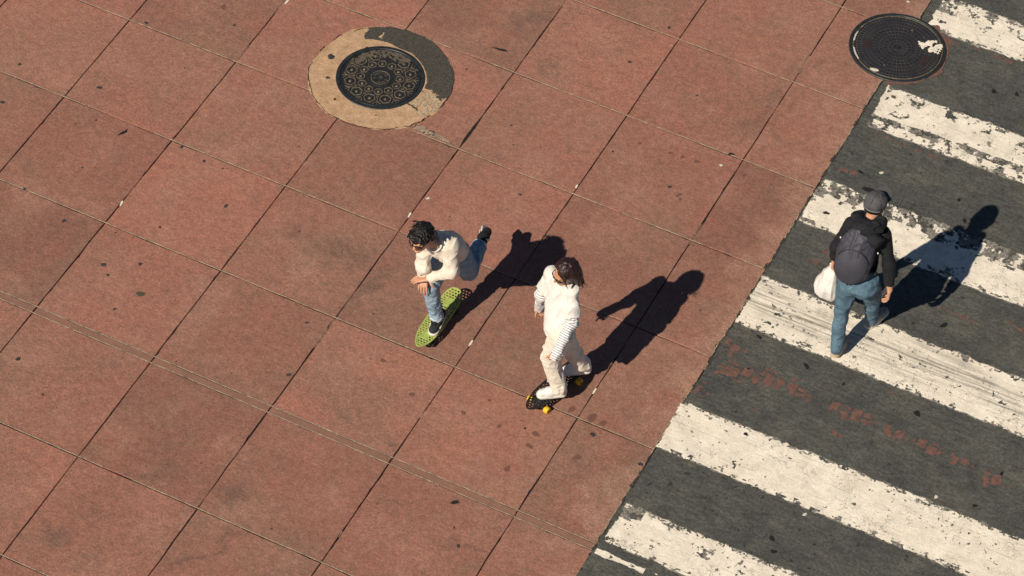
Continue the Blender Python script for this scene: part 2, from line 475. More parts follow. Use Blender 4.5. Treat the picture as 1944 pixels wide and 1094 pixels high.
GX = [-7.55, -6.48, -5.40, -4.335, -3.257, -2.182, -1.076, 0.0, 1.090, 2.190, 2.868]
GY = [7.52, 6.44, 5.36, 4.285, 3.207, 2.137, 1.083, 0.0, -1.084, -2.170, -3.297, -4.39, -5.48, -6.56, -7.65]
EDGE = 2.868
pavement = empty('pavement', (0, 0, 0))
tag(pavement, 'red stained concrete pavement laid in large square slabs', 'pavement', kind='structure')
bed = mesh_obj('bedding', [(-7.6, -7.7, -.014), (EDGE, -7.7, -.014), (EDGE, 7.55, -.014), (-7.6, 7.55, -.014)], [(0, 1, 2, 3)], M['joint_dark'], pavement)

def slab(x0, x1, y0, y1, n=26):
    """one slab: wavy, softly chipped outline, eased arris, real thickness"""
    cx, cy = (x0 + x1) / 2, (y0 + y1) / 2
    top, mid, low = [], [], []
    def run(ax, ay, bx, by, nx, ny):
        L = math.hypot(bx - ax, by - ay)
        m = max(4, int(n * L / 1.08))
        for k in range(m):
            f = k / m
            px, py = ax + (bx - ax) * f, ay + (by - ay) * f
            w = (noise2(np.float64(px * 6 + nx * 31 + 40), np.float64(py * 6 + ny * 17 + 40)) - .5) * .007
            if RNG.random() < .04:
                w += RNG.uniform(.001, .006)
            inset = 0 if 0 < k else .003
            ix, iy = -nx, -ny
            low.append((px + ix * w, py + iy * w))
            top.append((px + ix * (w + .0035), py + iy * (w + .0035)))
    run(x0, y0, x1, y0, 0, -1)
    run(x1, y0, x1, y1, 1, 0)
    run(x1, y1, x0, y1, 0, 1)
    run(x0, y1, x0, y0, -1, 0)
    m = len(low)
    V = [(x - cx, y - cy, -.022) for x, y in low] + [(x - cx, y - cy, -.0035) for x, y in low] + [(x - cx, y - cy, 0) for x, y in top]
    F = []
    for k in range(m):
        j = (k + 1) % m
        F.append((k, j, m + j, m + k))
        F.append((m + k, m + j, 2 * m + j, 2 * m + k))
    F.append(tuple(range(2 * m, 3 * m)))
    o = mesh_obj('slab', V, F, M['slab'], pavement, loc=(cx, cy, RNG.uniform(-.0018, .0006)))
    return o

HA, HB = .0043, .0060
for i in range(len(GX) - 1):
    x0, x1 = GX[i] + HA, GX[i + 1] - (HA if i < len(GX) - 2 else .004)
    for j in range(len(GY) - 1):
        y1, y0 = GY[j] - HB, GY[j + 1] + HB
        if abs(GY[j] + 2.170) < 1e-6:
            y1 = -2.206 - .004
        if abs(GY[j + 1] + 2.170) < 1e-6:
            y0 = -2.136 + .004
        slab(x0, x1, y0, y1)
    slab(x0, x1, -2.206 + .004, -2.136 - .004, 14).data.materials[0] = M['strip']          # the narrow filler strip of the double joint

def strip(name, x0, y0, x1, y1, w, z, mat, gaps=0.0, seed=0):
    """mortar left in a joint: a ragged, slightly raised bead, interrupted here and there"""
    rs = np.random.RandomState(seed)
    L = math.hypot(x1 - x0, y1 - y0)
    n = int(L / .02)
    dx, dy = (x1 - x0) / L, (y1 - y0) / L
    nx, ny = -dy, dx
    V, F = [], []
    prev = None
    for k in range(n + 1):
        s = L * k / n
        px, py = x0 + dx * s, y0 + dy * s
        gone = noise2(np.float64(s * 2.2 + seed * 3.7), np.float64(seed * 1.3)) < gaps
        a, b = w * (.55 + .5 * rs.rand()), w * (.55 + .5 * rs.rand())
        zz = z + rs.uniform(-.0012, .0012)
        if gone:
            prev = None
            continue
        k0 = len(V)
        V += [(px + nx * a, py + ny * a, zz - .002), (px, py, zz), (px - nx * b, py - ny * b, zz - .002)]
        if prev is not None:
            F += [(prev, prev + 1, k0 + 1, k0), (prev + 1, prev + 2, k0 + 2, k0 + 1)]
        prev = k0
    return mesh_obj(name, V, F, mat, pavement)

for q, y in enumerate(GY[1:-1]):
    if abs(y + 2.170) < 1e-6:
        strip('joint_mortar', -7.5, -2.206, EDGE - .01, -2.206, .0065, .0034, M['joint_tan'], .10, 50)
        strip('joint_mortar', -7.5, -2.136, EDGE - .01, -2.136, .0065, .0034, M['joint_tan'], .16, 51)
    else:
        strip('joint_mortar', -7.5, y + .003, EDGE - .01, y + .003, .0068, .0028, M['joint_tan'], .17, q + 1)
for q, x in enumerate(GX[1:-1]):
    strip('joint_mortar', x - .002, -7.6, x - .002, 7.5, .004, -.003, M['joint_tan'], .86, 80 + q)
for x0, y0, x1, y1 in ((-2.170, -.867, -2.182, -.805), (-2.162, 1.915, -2.160, 2.02), (-.003, .172, -.008, .235), (1.0895, -.835, 1.088, -.765),
                       (2.1885, -.808, 2.188, -.742), (1.079, 1.150, 1.077, 1.192), (-.42, .152, -.06, .004)):
    L = math.hypot(x1 - x0, y1 - y0)
    if L > .3:
        continue
    dx, dy = (x1 - x0) / L, (y1 - y0) / L
    w = .0085
    V = []
    for f in np.linspace(0, 1, 6):
        px, py = x0 + (x1 - x0) * f, y0 + (y1 - y0) * f
        ww = w * (RNG.uniform(.7, 1.1) if 0 < f < 1 else .5)
        V += [(px - dy * ww, py + dx * ww, .0032), (px + dy * ww, py - dx * ww, .0032)]
    mesh_obj('caulk', V, [(2 * k, 2 * k + 1, 2 * k + 3, 2 * k + 2) for k in range(5)], M['joint_white'], pavement)

# roadway
def road_edge(n=260):
    V, ys = [], np.linspace(-9, 9, n)
    xs = EDGE + (fbm2(ys * 5 + 3, ys * 0 + 2) - .5) * .028
    lip = [(x, y, -.0005) for x, y in zip(xs, ys)]
    low = [(x - .004, y, -.02) for x, y in zip(xs, ys)]
    far = [(16, y, -.0005) for y in ys]
    F = [(k, n + k, n + k + 1, k + 1) for k in range(n - 1)] + [(2 * n + k, k, k + 1, 2 * n + k + 1) for k in range(n - 1)]
    return lip + far + low, F
V, F = road_edge()
road = mesh_obj('road', V, F, M['road'])
tag(road, 'dark worn asphalt roadway crossed by white stripes', 'road', kind='structure')

CX = .006; CY = .005
def stripe(lo, hi, kind, seed, x1=8.0, x0=2.875):
    xs = np.arange(x0 - .05, x1, CX)
    ys = np.arange(lo - .08, hi + .08, CY)
    X, Y = np.meshgrid(xs, ys)
    o = seed * 11.7
    rag = lambda f, a: (fbm2(X * f + o, Y * f * .35 + o, 4, .6) - .5) * a
    H = hi + rag(9, .05); Lw = lo + rag(8, .035)
    left = x0 + (fbm2(Y * 14 + o, X * 3, 3) - .5) * .05
    m = (Y > Lw) & (Y < H) & (X > left)
    n1 = fbm2(X * 16 + o, Y * 16 - o, 5, .62)
    n2 = fbm2(X * 5 - o, Y * 5 + o, 4, .6)
    n3 = fbm2(X * 34 + o, Y * 34, 3, .6)
    v = (Y - lo) / (hi - lo)
    m &= ~((n1 > (.70 if kind in ('solid', 'scuffed') else .675)) & (n2 > .53))
    m &= ~((n3 > .80) & (n2 > .5))
    e = np.minimum(np.abs(Y - lo), np.abs(hi - Y))
    m &= ~((e < .030) & (n3 > .60))
    m &= ~((e < .050) & (n1 > .62))
    if kind == 'split':        # a long crack of missing paint above the lower edge, flaking upper edge
        m &= ~((np.abs(Y - (lo + .135 + .02 * (X - x0 - .6))) < .042 * (.4 + n2)) & (n1 > .42))
        m &= ~((v > .74) & (n1 > .60)) 
        m &= ~((v < .20) & (n1 > .57))
    if kind == 'flaked':       # upper third broken into flakes
        m &= ~((v > .70) & (n1 > .49 - .06 * (X > 3.7)))
        m &= ~((v > .62) & (n1 > .57))
    if kind == 'top':
        m &= ~((v > .55) & (n1 > .60))
        m &= ~((X < 3.1) & (v > .55) & (n1 > .46))
    if kind == 'end':
        m &= ~((X < x0 + .16) & (v > .45) & (n1 > .47))
    ghost = (Y > Lw - .012) & (Y < H + .012) & (X > left - .006) & (fbm2(X * 20 - o, Y * 20 + o, 5, .65) > .47)
    mask_sheet('faded_paint', ghost & ~m, xs[0], ys[0], CX, CY, .0026, M['paint_faded'], road, seed + 40)
    return mask_sheet('painted_stripe', m, xs[0], ys[0], CX, CY, .0042, M['paint_scuffed' if kind == 'scuffed' else 'paint'], road, seed)

stripe(5.68, 6.20, 'flaked', 9)
stripe(4.41, 4.87, 'top', 1, x0=2.955)
stripe(3.03, 3.56, 'split', 2, x0=2.945)
stripe(1.72, 2.26, 'flaked', 3, x0=2.885)
stripe(.43, .99, 'scuffed', 4, x0=2.872)
stripe(-1.055, -.535, 'solid', 5, x0=2.862)
stripe(-2.09, -1.68, 'end', 6, x0=2.905)
stripe(-3.42, -2.90, 'solid', 8, x0=2.88)
# thin torn remnant below the nearest stripe
xs = np.arange(2.89, 4.3, CX); ys = np.arange(-2.30, -2.13, CY)
X, Y = np.meshgrid(xs, ys)
mm = (np.abs(Y + 2.205) < .030 + .045 * (fbm2(X * 6, Y * 2, 3) - .5)) & (fbm2(X * 15 + 4, Y * 15, 4) < .56 + .1 * (X < 3.3))
mask_sheet('painted_stripe', mm, xs[0], ys[0], CX, CY, .0042, M['paint'], road, 77)
# paint run over the slab edge
xs = np.arange(2.80, 2.90, CX); ys = np.arange(-1.00, -.50, CY)
X, Y = np.meshgrid(xs, ys)
mm = ((X > 2.835 + .03 * fbm2(X * 9, Y * 9)) & (fbm2(X * 13 + 9, Y * 8, 4) > .53) & (Y < -.56))
mask_sheet('painted_stripe', mm, xs[0], ys[0], CX, CY, .0050, M['paint'], road, 78)

# dirt and crumbled mortar packed along the edge of the slabs
xs = np.arange(2.835, 2.915, .004); ys = np.arange(-5.0, 6.5, .006)
X, Y = np.meshgrid(xs, ys)
ec = EDGE - .002 + (fbm2(Y * 7 + 3, Y * 0 + 8, 4) - .5) * .03
n_ = fbm2(X * 30, Y * 16, 4, .6)
mask_sheet('edge_dirt', (np.abs(X - ec) < .006 + .020 * np.clip(n_ - .50, 0, 1) * 3) & (n_ > .46), xs[0], ys[0], .004, .006, .0034, M['bed'], road, 21)
mask_sheet('edge_mortar', (np.abs(X - ec + .006) < .0045) & (fbm2(X * 12 + 7, Y * 5 + 3, 4, .6) > .50), xs[0], ys[0], .004, .006, .0046, M['joint_tan'], road, 22)

# red undercoat showing in brick-shaped flakes
xs = np.arange(2.86, 5.9, .006); ys = np.arange(-.62, 4.4, .006)
X, Y = np.meshgrid(xs, ys)
cl = np.zeros_like(X)
for x, y, rx, ry, w in ((3.05, -.05, .22, .10, 1.0), (3.38, 0.0, .22, .11, 1.12), (3.60, .02, .16, .10, 1.05), (4.10, 0.0, .24, .07, .95), (4.07, -.26, .12, .06, .9),
                        (4.50, -.03, .14, .07, .95), (4.78, -.03, .18, .07, .98), (5.05, -.04, .12, .07, .95), (5.34, -.10, .12, .09, 1.0), (4.29, .35, .10, .05, .8),
                        (2.95, .20, .12, .12, .9), (2.93, -.36, .10, .10, .8), (3.40, -.34, .05, .05, .8), (3.27, 1.50, .09, .05, .85), (3.25, 1.36, .12, .04, .8),
                        (3.9, 1.24, .35, .022, .72), (4.5, 1.38, .35, .022, .72), (4.95, 1.50, .10, .05, .75), (3.5, 2.96, .5, .02, .75),
                        (3.2, 4.34, .10, .05, .85), (3.7, 4.36, .4, .025, .8), (3.05, 2.45, .12, .04, .7), (4.2, -1.12, .2, .03, .7)):
    cl = np.maximum(cl, w * np.exp(-(((X - x) / rx) ** 2 + ((Y - y) / ry) ** 2)))
row = np.floor(X / .095)
by = (Y + (row % 2) * .075) / .15
fx, fy = (X / .095) % 1, by % 1
brick = (fx > .12) & (fx < .90) & (fy > .10) & (fy < .92)
cell = _L2[(row.astype(int) * 7) & 63, (np.floor(by).astype(int) * 13) & 63]
nn = fbm2(X * 22, Y * 22, 4, .6)
mm = (cl * (.55 + .6 * cell) + (nn - .5) * 1.1 > .50) & (brick | (nn > .66))
for (a, b, c, d) in ((-.60, .42, 2.86, 5.9), (1.0, 1.70, 2.86, 5.9), (2.27, 3.01, 2.86, 5.9), (3.6, 4.42, 2.86, 5.9)):
    r0, r1 = np.searchsorted(ys, a), np.searchsorted(ys, b)
    if mm[r0:r1].any():
        mask_sheet('worn_red_patch', mm[r0:r1], xs[0], ys[r0], .006, .006, .0018, M['red_wear'], road, 5)

# gum, spills, chips: low irregular blobs pressed on the ground
def splat(name, x, y, r, mat, parent, asp=1.0, ang=0.0, h=.002, n=14, rough=.35, z=0.0):
    V, F = [], []
    ph = [RNG.uniform(0, 6.28) for _ in range(3)]
    for ring, (fr, zz) in enumerate(((1.0, .0006), (.72, h), (0, h))):
        if fr == 0:
            V.append((x, y, z + zz)); continue
        for k in range(n):
            a = 2 * math.pi * k / n
            rr = r * fr * (1 + rough * (.5 * math.sin(2 * a + ph[0]) + .35 * math.sin(3 * a + ph[1]) + .25 * math.sin(5 * a + ph[2])) + RNG.uniform(-.12, .12) * rough * 2)
            u, v = rr * math.cos(a) * asp, rr * math.sin(a) / asp
            V.append((x + u * math.cos(ang) - v * math.sin(ang), y + u * math.sin(ang) + v * math.cos(ang), z + zz))
    for k in range(n):
        j = (k + 1) % n
        F += [(k, j, n + j, n + k), (n + k, n + j, 2 * n)]
    return mesh_obj(name, V, F, mat, parent)

SPOTS = [(-3.8, .15, .020), (-3.68, -.31, .026), (-3.05, .24, .026), (-2.87, -.11, .014), (-3.11, 1.12, .022), (-2.42, 1.47, .018), (-2.53, .80, .010), (-2.07, -.03, .022),
         (-1.82, -.08, .020), (-1.64, -.08, .011), (-3.0, -.23, .010), (-2.68, -.64, .013), (-2.49, -1.23, .024), (-1.95, -1.49, .028), (-1.69, -1.34, .022), (-1.86, -1.57, .018),
         (-1.62, -1.86, .018), (-1.76, -.91, .016), (-1.40, -.44, .024), (-.18, -1.24, .018), (-2.97, -1.08, .020), (-.72, -.40, .012), (-2.05, -1.14, .010),
         (-2.02, -2.68, .026), (-1.65, -2.90, .014), (-.04, -1.79, .022), (1.83, -2.52, .012), (1.94, -2.66, .020), (1.87, -1.38, .015), (2.37, -1.18, .026), (.95, 3.30, .020),
         (1.52, 2.65, .015), (.27, 1.55, .013), (.39, 1.35, .012), (1.17, 1.69, .014), (.70, .86, .018), (-.38, 1.97, .015), (1.77, 1.55, .022), (2.83, -1.27, .026), (2.40, .11, .010), (2.58, .41, .011),
         (-.9, -2.1, .010), (.6, -3.2, .012), (-.2, -2.9, .009), (1.2, -2.6, .009), (.25, -.9, .010), (.3, .35, .009), (-3.5, -1.6, .016), (1.1, 2.9, .009), (-1.2, .45, .010), (.83, 2.74, .020)]
for x, y, r in SPOTS:
    splat('gum_spot', x, y, r * .78, M['gum'], pavement, RNG.uniform(.85, 1.25), RNG.uniform(0, 3))
splat('gum_spot', -1.52, -1.62, .032, M['gum_olive'], pavement, 1.1, .5, rough=.15)
for x, y, r in [(-2.62, 1.62, .028), (2.36, -1.45, .030), (2.29, -1.03, .040), (2.39, -1.04, .028), (2.11, -1.03, .030), (1.97, -1.52, .022), (2.0, -1.53, .014), (1.93, -1.81, .028),
                (1.97, -1.39, .028), (1.68, -1.46, .020), (1.37, -1.47, .020), (.92, -1.50, .022), (.55, -1.30, .020), (1.33, 1.89, .016), (1.61, 1.91, .018), (1.72, 1.92, .018), (1.85, 1.93, .022),
                (1.88, 1.50, .022), (1.91, 1.46, .016), (2.27, 1.98, .018), (2.29, -.39, .016), (1.49, -1.26, .014)]:
    splat('spill_mark', x, y, r, M['spill'], pavement, RNG.uniform(.9, 1.3), RNG.uniform(0, 3), h=.0009)
for x, y, r, asp, a in ((-2.59, -.12, .026, 1.9, 1.35), (1.72, -2.30, .026, 1.8, .65), (-.23, 2.33, .030, 2.0, .05), (2.07, 2.15, .020, 1.2, .3)):
    splat('tar_scrap', x, y, r, M['scrap'], pavement, asp, a, h=.004, rough=.6)
for x, y in ((2.69, 4.64), (.04, .45), (2.05, 1.99)):
    splat('pale_chip', x, y, .014, M['pale_chip'], pavement, 1.1, 1, h=.003)
for x, y, r in [(3.58, .28, .030), (4.56, .25, .034), (3.12, .38, .024), (4.40, 1.22, .034), (3.44, -.60, .024), (4.04, -1.45, .03), (4.10, -1.56, .026), (3.13, 2.49, .024), (3.99, 2.59, .022),
                (3.06, 1.91, .028), (4.12, 2.39, .026), (3.78, 3.95, .030), (3.97, 4.01, .026), (3.18, .03, .014), (3.92, .25, .016), (5.31, -.40, .022), (5.38, 0, .020)]:
    splat('tar_spot', x, y, r * .8, M['scrap'], road, RNG.uniform(1.0, 1.4), RNG.uniform(0, 3), z=.0035)
splat('tar_spot', 3.27, 2.33, .040, M['scrap'], road, 1.6, .1, z=.002, rough=.12)
for x, y in ((5.01, -.46), (4.17, -1.11), (3.29, 2.57)):
    splat('pale_chip', x, y, .016, M['pale_chip'], road, 1.2, 1, h=.003)

# ------------------------------------------------------------------ manhole on the pavement (patterned cover in a tan concrete apron)
def disc_ring(name, r0, r1, z0, z1, mat, parent, n=96, wob0=0, wob1=0, seed=0, bev=.002):
    """annulus (or disc when r0 = 0) with real height"""
    V, F = [], []
    rs = np.random.RandomState(seed)
    ang = np.linspace(0, 2 * math.pi, n, endpoint=False)
    w1 = (fbm2(np.cos(ang) * 4 + seed + 9, np.sin(ang) * 4 + 9, 4) - .5) * wob1
    w0 = (fbm2(np.cos(ang) * 4 + seed + 3, np.sin(ang) * 4 + 5, 4) - .5) * wob0
    prof = [(r1, z0, 1), (r1, z1 - bev, 1), (r1 - bev, z1, 1)] + ([(r0 + bev, z1, 0), (r0, z1 - bev, 0), (r0, z0, 0)] if r0 > 0 else [])
    for r, z, o in prof:
        for k in range(n):
            rr = r + (w1[k] if o else w0[k])
            V.append((rr * math.cos(ang[k]), rr * math.sin(ang[k]), z))
    for p in range(len(prof) - 1):
        for k in range(n):
            j = (k + 1) % n
            F.append((p * n + k, p * n + j, (p + 1) * n + j, (p + 1) * n + k))
    if r0 == 0:
        F.append(tuple(range((len(prof) - 1) * n, len(prof) * n)))
    return mesh_obj(name, V, F, mat, parent)

MH = (-.985, 1.512, 0)
mh = empty('manhole_cover', MH)
tag(mh, 'round iron manhole cover patterned with hexagons, ringed by tan concrete', 'manhole cover')
ap = disc_ring('concrete_apron', .375, .622, -.01, .0042, M['apron'], mh, 160, 0, .075, 2)
disc_ring('frame_ring', .352, .388, -.01, .0105, M['iron_rim'], mh, 96, bev=.004)
disc_ring('cover_plate', 0, .350, -.012, .0030, M['iron'], mh, 96)
disc_ring('inner_ring', .338, .347, .0030, .0075, M['iron_rim'], mh, 96, bev=.001)

def hexring(R, w, z0, z1):
    V, F = [], []
    for r, z in ((R, z0), (R, z1), (R - w, z1), (R - w, z0)):
        for k in range(6):
            a = math.pi / 3 * k
            V.append((r * math.cos(a), r * math.sin(a), z))
    for p in range(3):
        for k in range(6):
            j = (k + 1) % 6
            F.append((p * 6 + k, p * 6 + j, p * 6 + 6 + j, p * 6 + 6 + k))
    return V, F
def button(R, z0, z1, n=10):
    V = [(R * math.cos(2 * math.pi * k / n), R * math.sin(2 * math.pi * k / n), z0) for k in range(n)]
    V += [(R * .7 * math.cos(2 * math.pi * k / n), R * .7 * math.sin(2 * math.pi * k / n), z1) for k in range(n)]
    F = [(k, (k + 1) % n, n + (k + 1) % n, n + k) for k in range(n)] + [tuple(range(n, 2 * n))]
    return V, F
def shared(name, VF, mat):
    me = bpy.data.meshes.new(name)
    me.from_pydata(VF[0], [], VF[1])
    me.materials.append(mat)
    return me
hex_big = shared('hexagon', hexring(.056, .0095, .003, .0085), M['iron_worn'])
hex_mid = shared('hexagon', hexring(.042, .0080, .003, .0085), M['iron_worn'])
but = shared('button', button(.0135, .003, .009), M['iron_worn'])
hexes = []
for ring, (r, me, off) in enumerate(((.266, hex_big, .13), (.172, hex_mid, .13 + math.pi / 12))):
    for k in range(12):
        a = 2 * math.pi * k / 12 + off
        if ring == 0 and abs(((a - 1.85 + math.pi) % (2 * math.pi)) - math.pi) < .22:
            continue                                            # packed over with grit
        h = link('hexagon', me, mh, (r * math.cos(a), r * math.sin(a), 0), a + math.pi / 6)
        link('button', but, h, (0, 0, 0))
# forked ribs between the hexagons and the rim
def rib(pts, w, z0, z1):
    V, F = [], []
    for (x, y) in pts:
        V.append((x, y))
    out, FF = [], []
    for k in range(len(pts) - 1):
        (ax, ay), (bx, by) = pts[k], pts[k + 1]
        L = math.hypot(bx - ax, by - ay)
        nx, ny = -(by - ay) / L * w, (bx - ax) / L * w
        b = len(out)
        out += [(ax + nx, ay + ny, z1), (ax - nx, ay - ny, z1), (bx - nx, by - ny, z1), (bx + nx, by + ny, z1),
                (ax + nx, ay + ny, z0), (ax - nx, ay - ny, z0), (bx - nx, by - ny, z0), (bx + nx, by + ny, z0)]
        FF += [(b, b + 1, b + 2, b + 3), (b, b + 4, b + 5, b + 1), (b + 1, b + 5, b + 6, b + 2), (b + 2, b + 6, b + 7, b + 3), (b + 3, b + 7, b + 4, b)]
    return out, FF
fork = rib([(.322, -.034), (.290, 0), (.322, .034)], .0030, .003, .0078)
f2 = rib([(.286, 0), (.332, 0)], .0026, .003, .0074)
leaf = rib([(.246, 0), (.232, .012), (.220, 0), (.232, -.012), (.246, 0), (.286, 0)], .0028, .003, .0076)
def join(*parts):
    V, F = [], []
    for v, f in parts:
        k = len(V)
        V += list(v)
        F += [tuple(i + k for i in q) for q in f]
    return V, F
rib_me = shared('rib', join(fork, f2, leaf), M['iron_worn'])
for k in range(12):
    a = 2 * math.pi * k / 12 + .13 + math.pi / 12
    if abs(((a - 1.85 + math.pi) % (2 * math.pi)) - math.pi) < .45:
        continue
    link('rib', rib_me, mh, (0, 0, 0), a)
med = disc_ring('medallion', 0, .108, .003, .0048, M['iron'], mh, 48)
disc_ring('medallion_ring', .078, .084, .0048, .0078, M['iron_worn'], med, 48, bev=.001)
V, F = [], []
for r, z in ((.040, .0048), (.038, .0082)):
    V += [(r * math.cos(2 * math.pi * k / 5 + 1.2), r * math.sin(2 * math.pi * k / 5 + 1.2), z) for k in range(5)]
F = [(k, (k + 1) % 5, 5 + (k + 1) % 5, 5 + k) for k in range(5)] + [tuple(range(5, 10))]
pent = mesh_obj('emblem', V, F, M['iron_rim'], med)
star = join(*[rib([(0, 0), (.022 * math.cos(a), .022 * math.sin(a))], .0016, .0082, .0098) for a in [2 * math.pi * k / 5 + 1.2 for k in range(5)]])
mesh_obj('star', star[0], star[1], M['iron_worn'], pent)
for a in [2 * math.pi * k / 5 + 1.2 for k in (2, 3, 4)]:
    sk = rib([(.041 * math.cos(a), .041 * math.sin(a)), (.077 * math.cos(a), .077 * math.sin(a))], .0018, .0048, .0075)
    mesh_obj('spoke', sk[0], sk[1], M['iron_worn'], med)
def arc_text(txt, r, a_mid, step, size, flip, parent, mat, z=.0050):
    fwd = math.radians(24.4)
    for k, ch in enumerate(txt):
        if ch == ' ':
            continue
        cu = bpy.data.curves.new('letter', 'FONT')
        cu.body = ch
        cu.size = size
        cu.align_x = 'CENTER'
        cu.extrude = .0012
        tmp = bpy.data.objects.new('letter', cu)
        COL.objects.link(tmp)
        dg = bpy.context.evaluated_depsgraph_get()
        me = bpy.data.meshes.new_from_object(tmp.evaluated_get(dg))
        bpy.data.objects.remove(tmp)
        me.materials.clear()
        me.materials.append(mat)
        q = k - (len(txt) - 1) / 2
        a = a_mid - q * step if not flip else a_mid + q * step
        o = link('letter', me, parent, (r * math.cos(a), r * math.sin(a), z), a - math.pi / 2 if not flip else a + math.pi / 2)
arc_text('VAOUTING', .049, math.radians(114.4), .30, .025, False, med, M['iron_worn'])
arc_text('JAPAN', .069, math.radians(294.4), .27, .025, True, med, M['iron_worn'])
# grit packed into the upper quarter, cold-patch asphalt in the apron, crumbling corner
def ring_patch(name, cx, cy, mask_fn, z, mat, parent, R=.66, c=.005, seed=0):
    g = np.arange(-R, R, c)
    X, Y = np.meshgrid(g, g)
    m = mask_fn(X, Y)
    return mask_sheet(name, m, g[0], g[0], c, c, z, mat, parent, seed)
def f_patch(X, Y):
    r = np.hypot(X, Y); a = np.degrees(np.arctan2(Y, X))
    w = (fbm2(X * 9 + 3, Y * 9 + 1, 4) - .5)
    return (r > .395 + w * .05) & (r < .628 + w * .03) & (a > 4 + w * 30) & (a < 128 + w * 40) & (r > .395 + np.clip((a - 95) / 40, 0, 1) * .10)
ring_patch('asphalt_patch', 0, 0, f_patch, .0075, M['patch'], mh, seed=1)
def f_grit(X, Y):
    r = np.hypot(X, Y); a = np.degrees(np.arctan2(Y, X))
    w = (fbm2(X * 13 + 30, Y * 13 + 1, 4) - .5)
    return (r > .240 + w * .20) & (r < .336) & (a > 62 + w * 90) & (a < 160 + w * 120) & (fbm2(X * 40, Y * 40, 3) < .62)
ring_patch('packed_grit', 0, 0, f_grit, .0079, M['grit'], mh, seed=2)['kind'] = 'stuff'
def f_crumb(X, Y):
    r = np.hypot(X, Y); a = np.degrees(np.arctan2(Y, X))
    w = fbm2(X * 24 + 8, Y * 24 + 2, 4)
    return (r > .40) & (r < .62) & (a > -26) & (a < 6) & (w > .50)
ring_patch('crumbled_edge', 0, 0, f_crumb, .0066, M['crumble'], mh, seed=3)
def f_crack(X, Y):
    w = (fbm2(X * 20 + 8, Y * 20 + 2, 3) - .5) * .06
    return (np.abs(Y + .17 + .30 * (X - .39) + w) < .009) & (X > .355) & (X < .47)
ring_patch('crack', 0, 0, f_crack, .0068, M['scrap'], mh, seed=4)
def f_rim(X, Y):
    r = np.hypot(X, Y); a = np.degrees(np.arctan2(Y, X)); w = fbm2(X * 10, Y * 10, 4)
    return (np.abs(r - .622 - (w - .5) * .05) < .0035) & (w > .40)
ring_patch('rim_crack', 0, 0, f_rim, .0062, M['scrap'], mh, seed=6)['kind'] = 'stuff'
for x, y, r in ((-.50, .02, .032), (-.28, .27, .013), (-.22, -.42, .014), (-.34, .36, .008), (-.40, -.22, .018), (.18, -.42, .008)):
    splat('stain', x, y, r, M['gum'], mh, 1.1, 1, z=.004)

# pale mortar tongue left of the joint below the apron
g = np.arange(-.56, .04, .005); gy = np.arange(1.0, 1.22, .005)
X, Y = np.meshgrid(g, gy)
w = fbm2(X * 14, Y * 14, 4) - .5
mm = (Y < 1.165 - .16 * (X + .40) ** 2 * 4 + w * .05) & (Y > 1.098 + w * .04) & (X > -.46) & (X < -.06)
mask_sheet('mortar_patch', mm, g[0], gy[0], .005, .005, .0030, M['joint_tan'], pavement, 9)
mask_sheet('mortar_crack', mm & (np.abs(w) < .035) & (fbm2(X * 40, Y * 40) > .45), g[0], gy[0], .005, .005, .0048, M['gum'], pavement, 10)
# broken-out joint beside it
V, F = [], []
for k in range(12):
    y = 1.10 + .42 * k / 11
    wd = .003 + .016 * math.sin(math.pi * k / 11) * RNG.uniform(.6, 1.1)
    V += [(.002 - wd, y, .0026), (.002 + wd * .7, y, .0026)]
    if k: F.append((2 * k - 2, 2 * k - 1, 2 * k + 1, 2 * k))
mesh_obj('broken_joint', V, F, M['scrap'], pavement)

# ------------------------------------------------------------------ manhole at the kerb line (spider-web cover)
MR = (2.832, 4.045, 0)
mr = empty('manhole_cover', MR)
tag(mr, 'dark iron manhole cover with a spider-web grid, splashed with white paint', 'manhole cover')
disc_ring('frame_ring', .402, .432, -.01, .0125, M['iron_rim'], mr, 96, bev=.004)
disc_ring('seat_ring', .388, .398, -.01, .0085, M['iron_worn'], mr, 96, bev=.001)
disc_ring('cover_plate', 0, .3865, -.012, .0070, M['cover_dark'], mr, 96)
# red concrete collar on the road side
def f_collar(X, Y):
    r = np.hypot(X, Y); w = fbm2(X * 9 + 4, Y * 9, 4) - .5
    return (r > .425) & (r < .452 + w * .10) & (X > .06 + w * .1)
ring_patch('collar', 0, 0, f_collar, .0052, M['red_wear'], mr, R=.56, seed=8)
web = []
for r in (.045, .085, .125, .165, .205, .245, .285, .325, .362):
    n = 72
    pts = [(r * math.cos(2 * math.pi * k / n), r * math.sin(2 * math.pi * k / n)) for k in range(n + 1)]
    web.append(rib(pts, .0016 if r < .35 else .0022, .0069, .0078))
for k in range(72):
    a = 2 * math.pi * k / 72
    r0 = .05 if k % 4 == 0 else (.13 if k % 2 == 0 else .25)
    web.append(rib([(r0 * math.cos(a), r0 * math.sin(a)), (.384 * math.cos(a), .384 * math.sin(a))], .0015, .0069, .0079))
w_ = join(*web)
mesh_obj('web_grid', w_[0], w_[1], M['web'], mr)
disc_ring('hub', 0, .036, .006, .0086, M['iron'], mr, 24)
for x, y in ((.021, .257), (-.029, -.269)):
    ho = disc_ring('pick_hole', 0, .020, .004, .0083, M['scrap'], mr, 20)
    ho.location = (x, y, 0)
    b = disc_ring('pick_bar', 0, .011, .006, .0090, M['iron_worn'], ho, 14)
    b.location = (.009, .004, 0)
for a0 in (math.radians(200), math.radians(350)):
    V, F = [], []
    for k in range(9):
        a = a0 - .26 + .52 * k / 8
        V += [(.235 * math.cos(a), .235 * math.sin(a), .0085), (.315 * math.cos(a), .315 * math.sin(a), .0085)]
        if k: F.append((2 * k - 2, 2 * k - 1, 2 * k + 1, 2 * k))
    mesh_obj('hand_recess', V, F, M['rust'], mr)
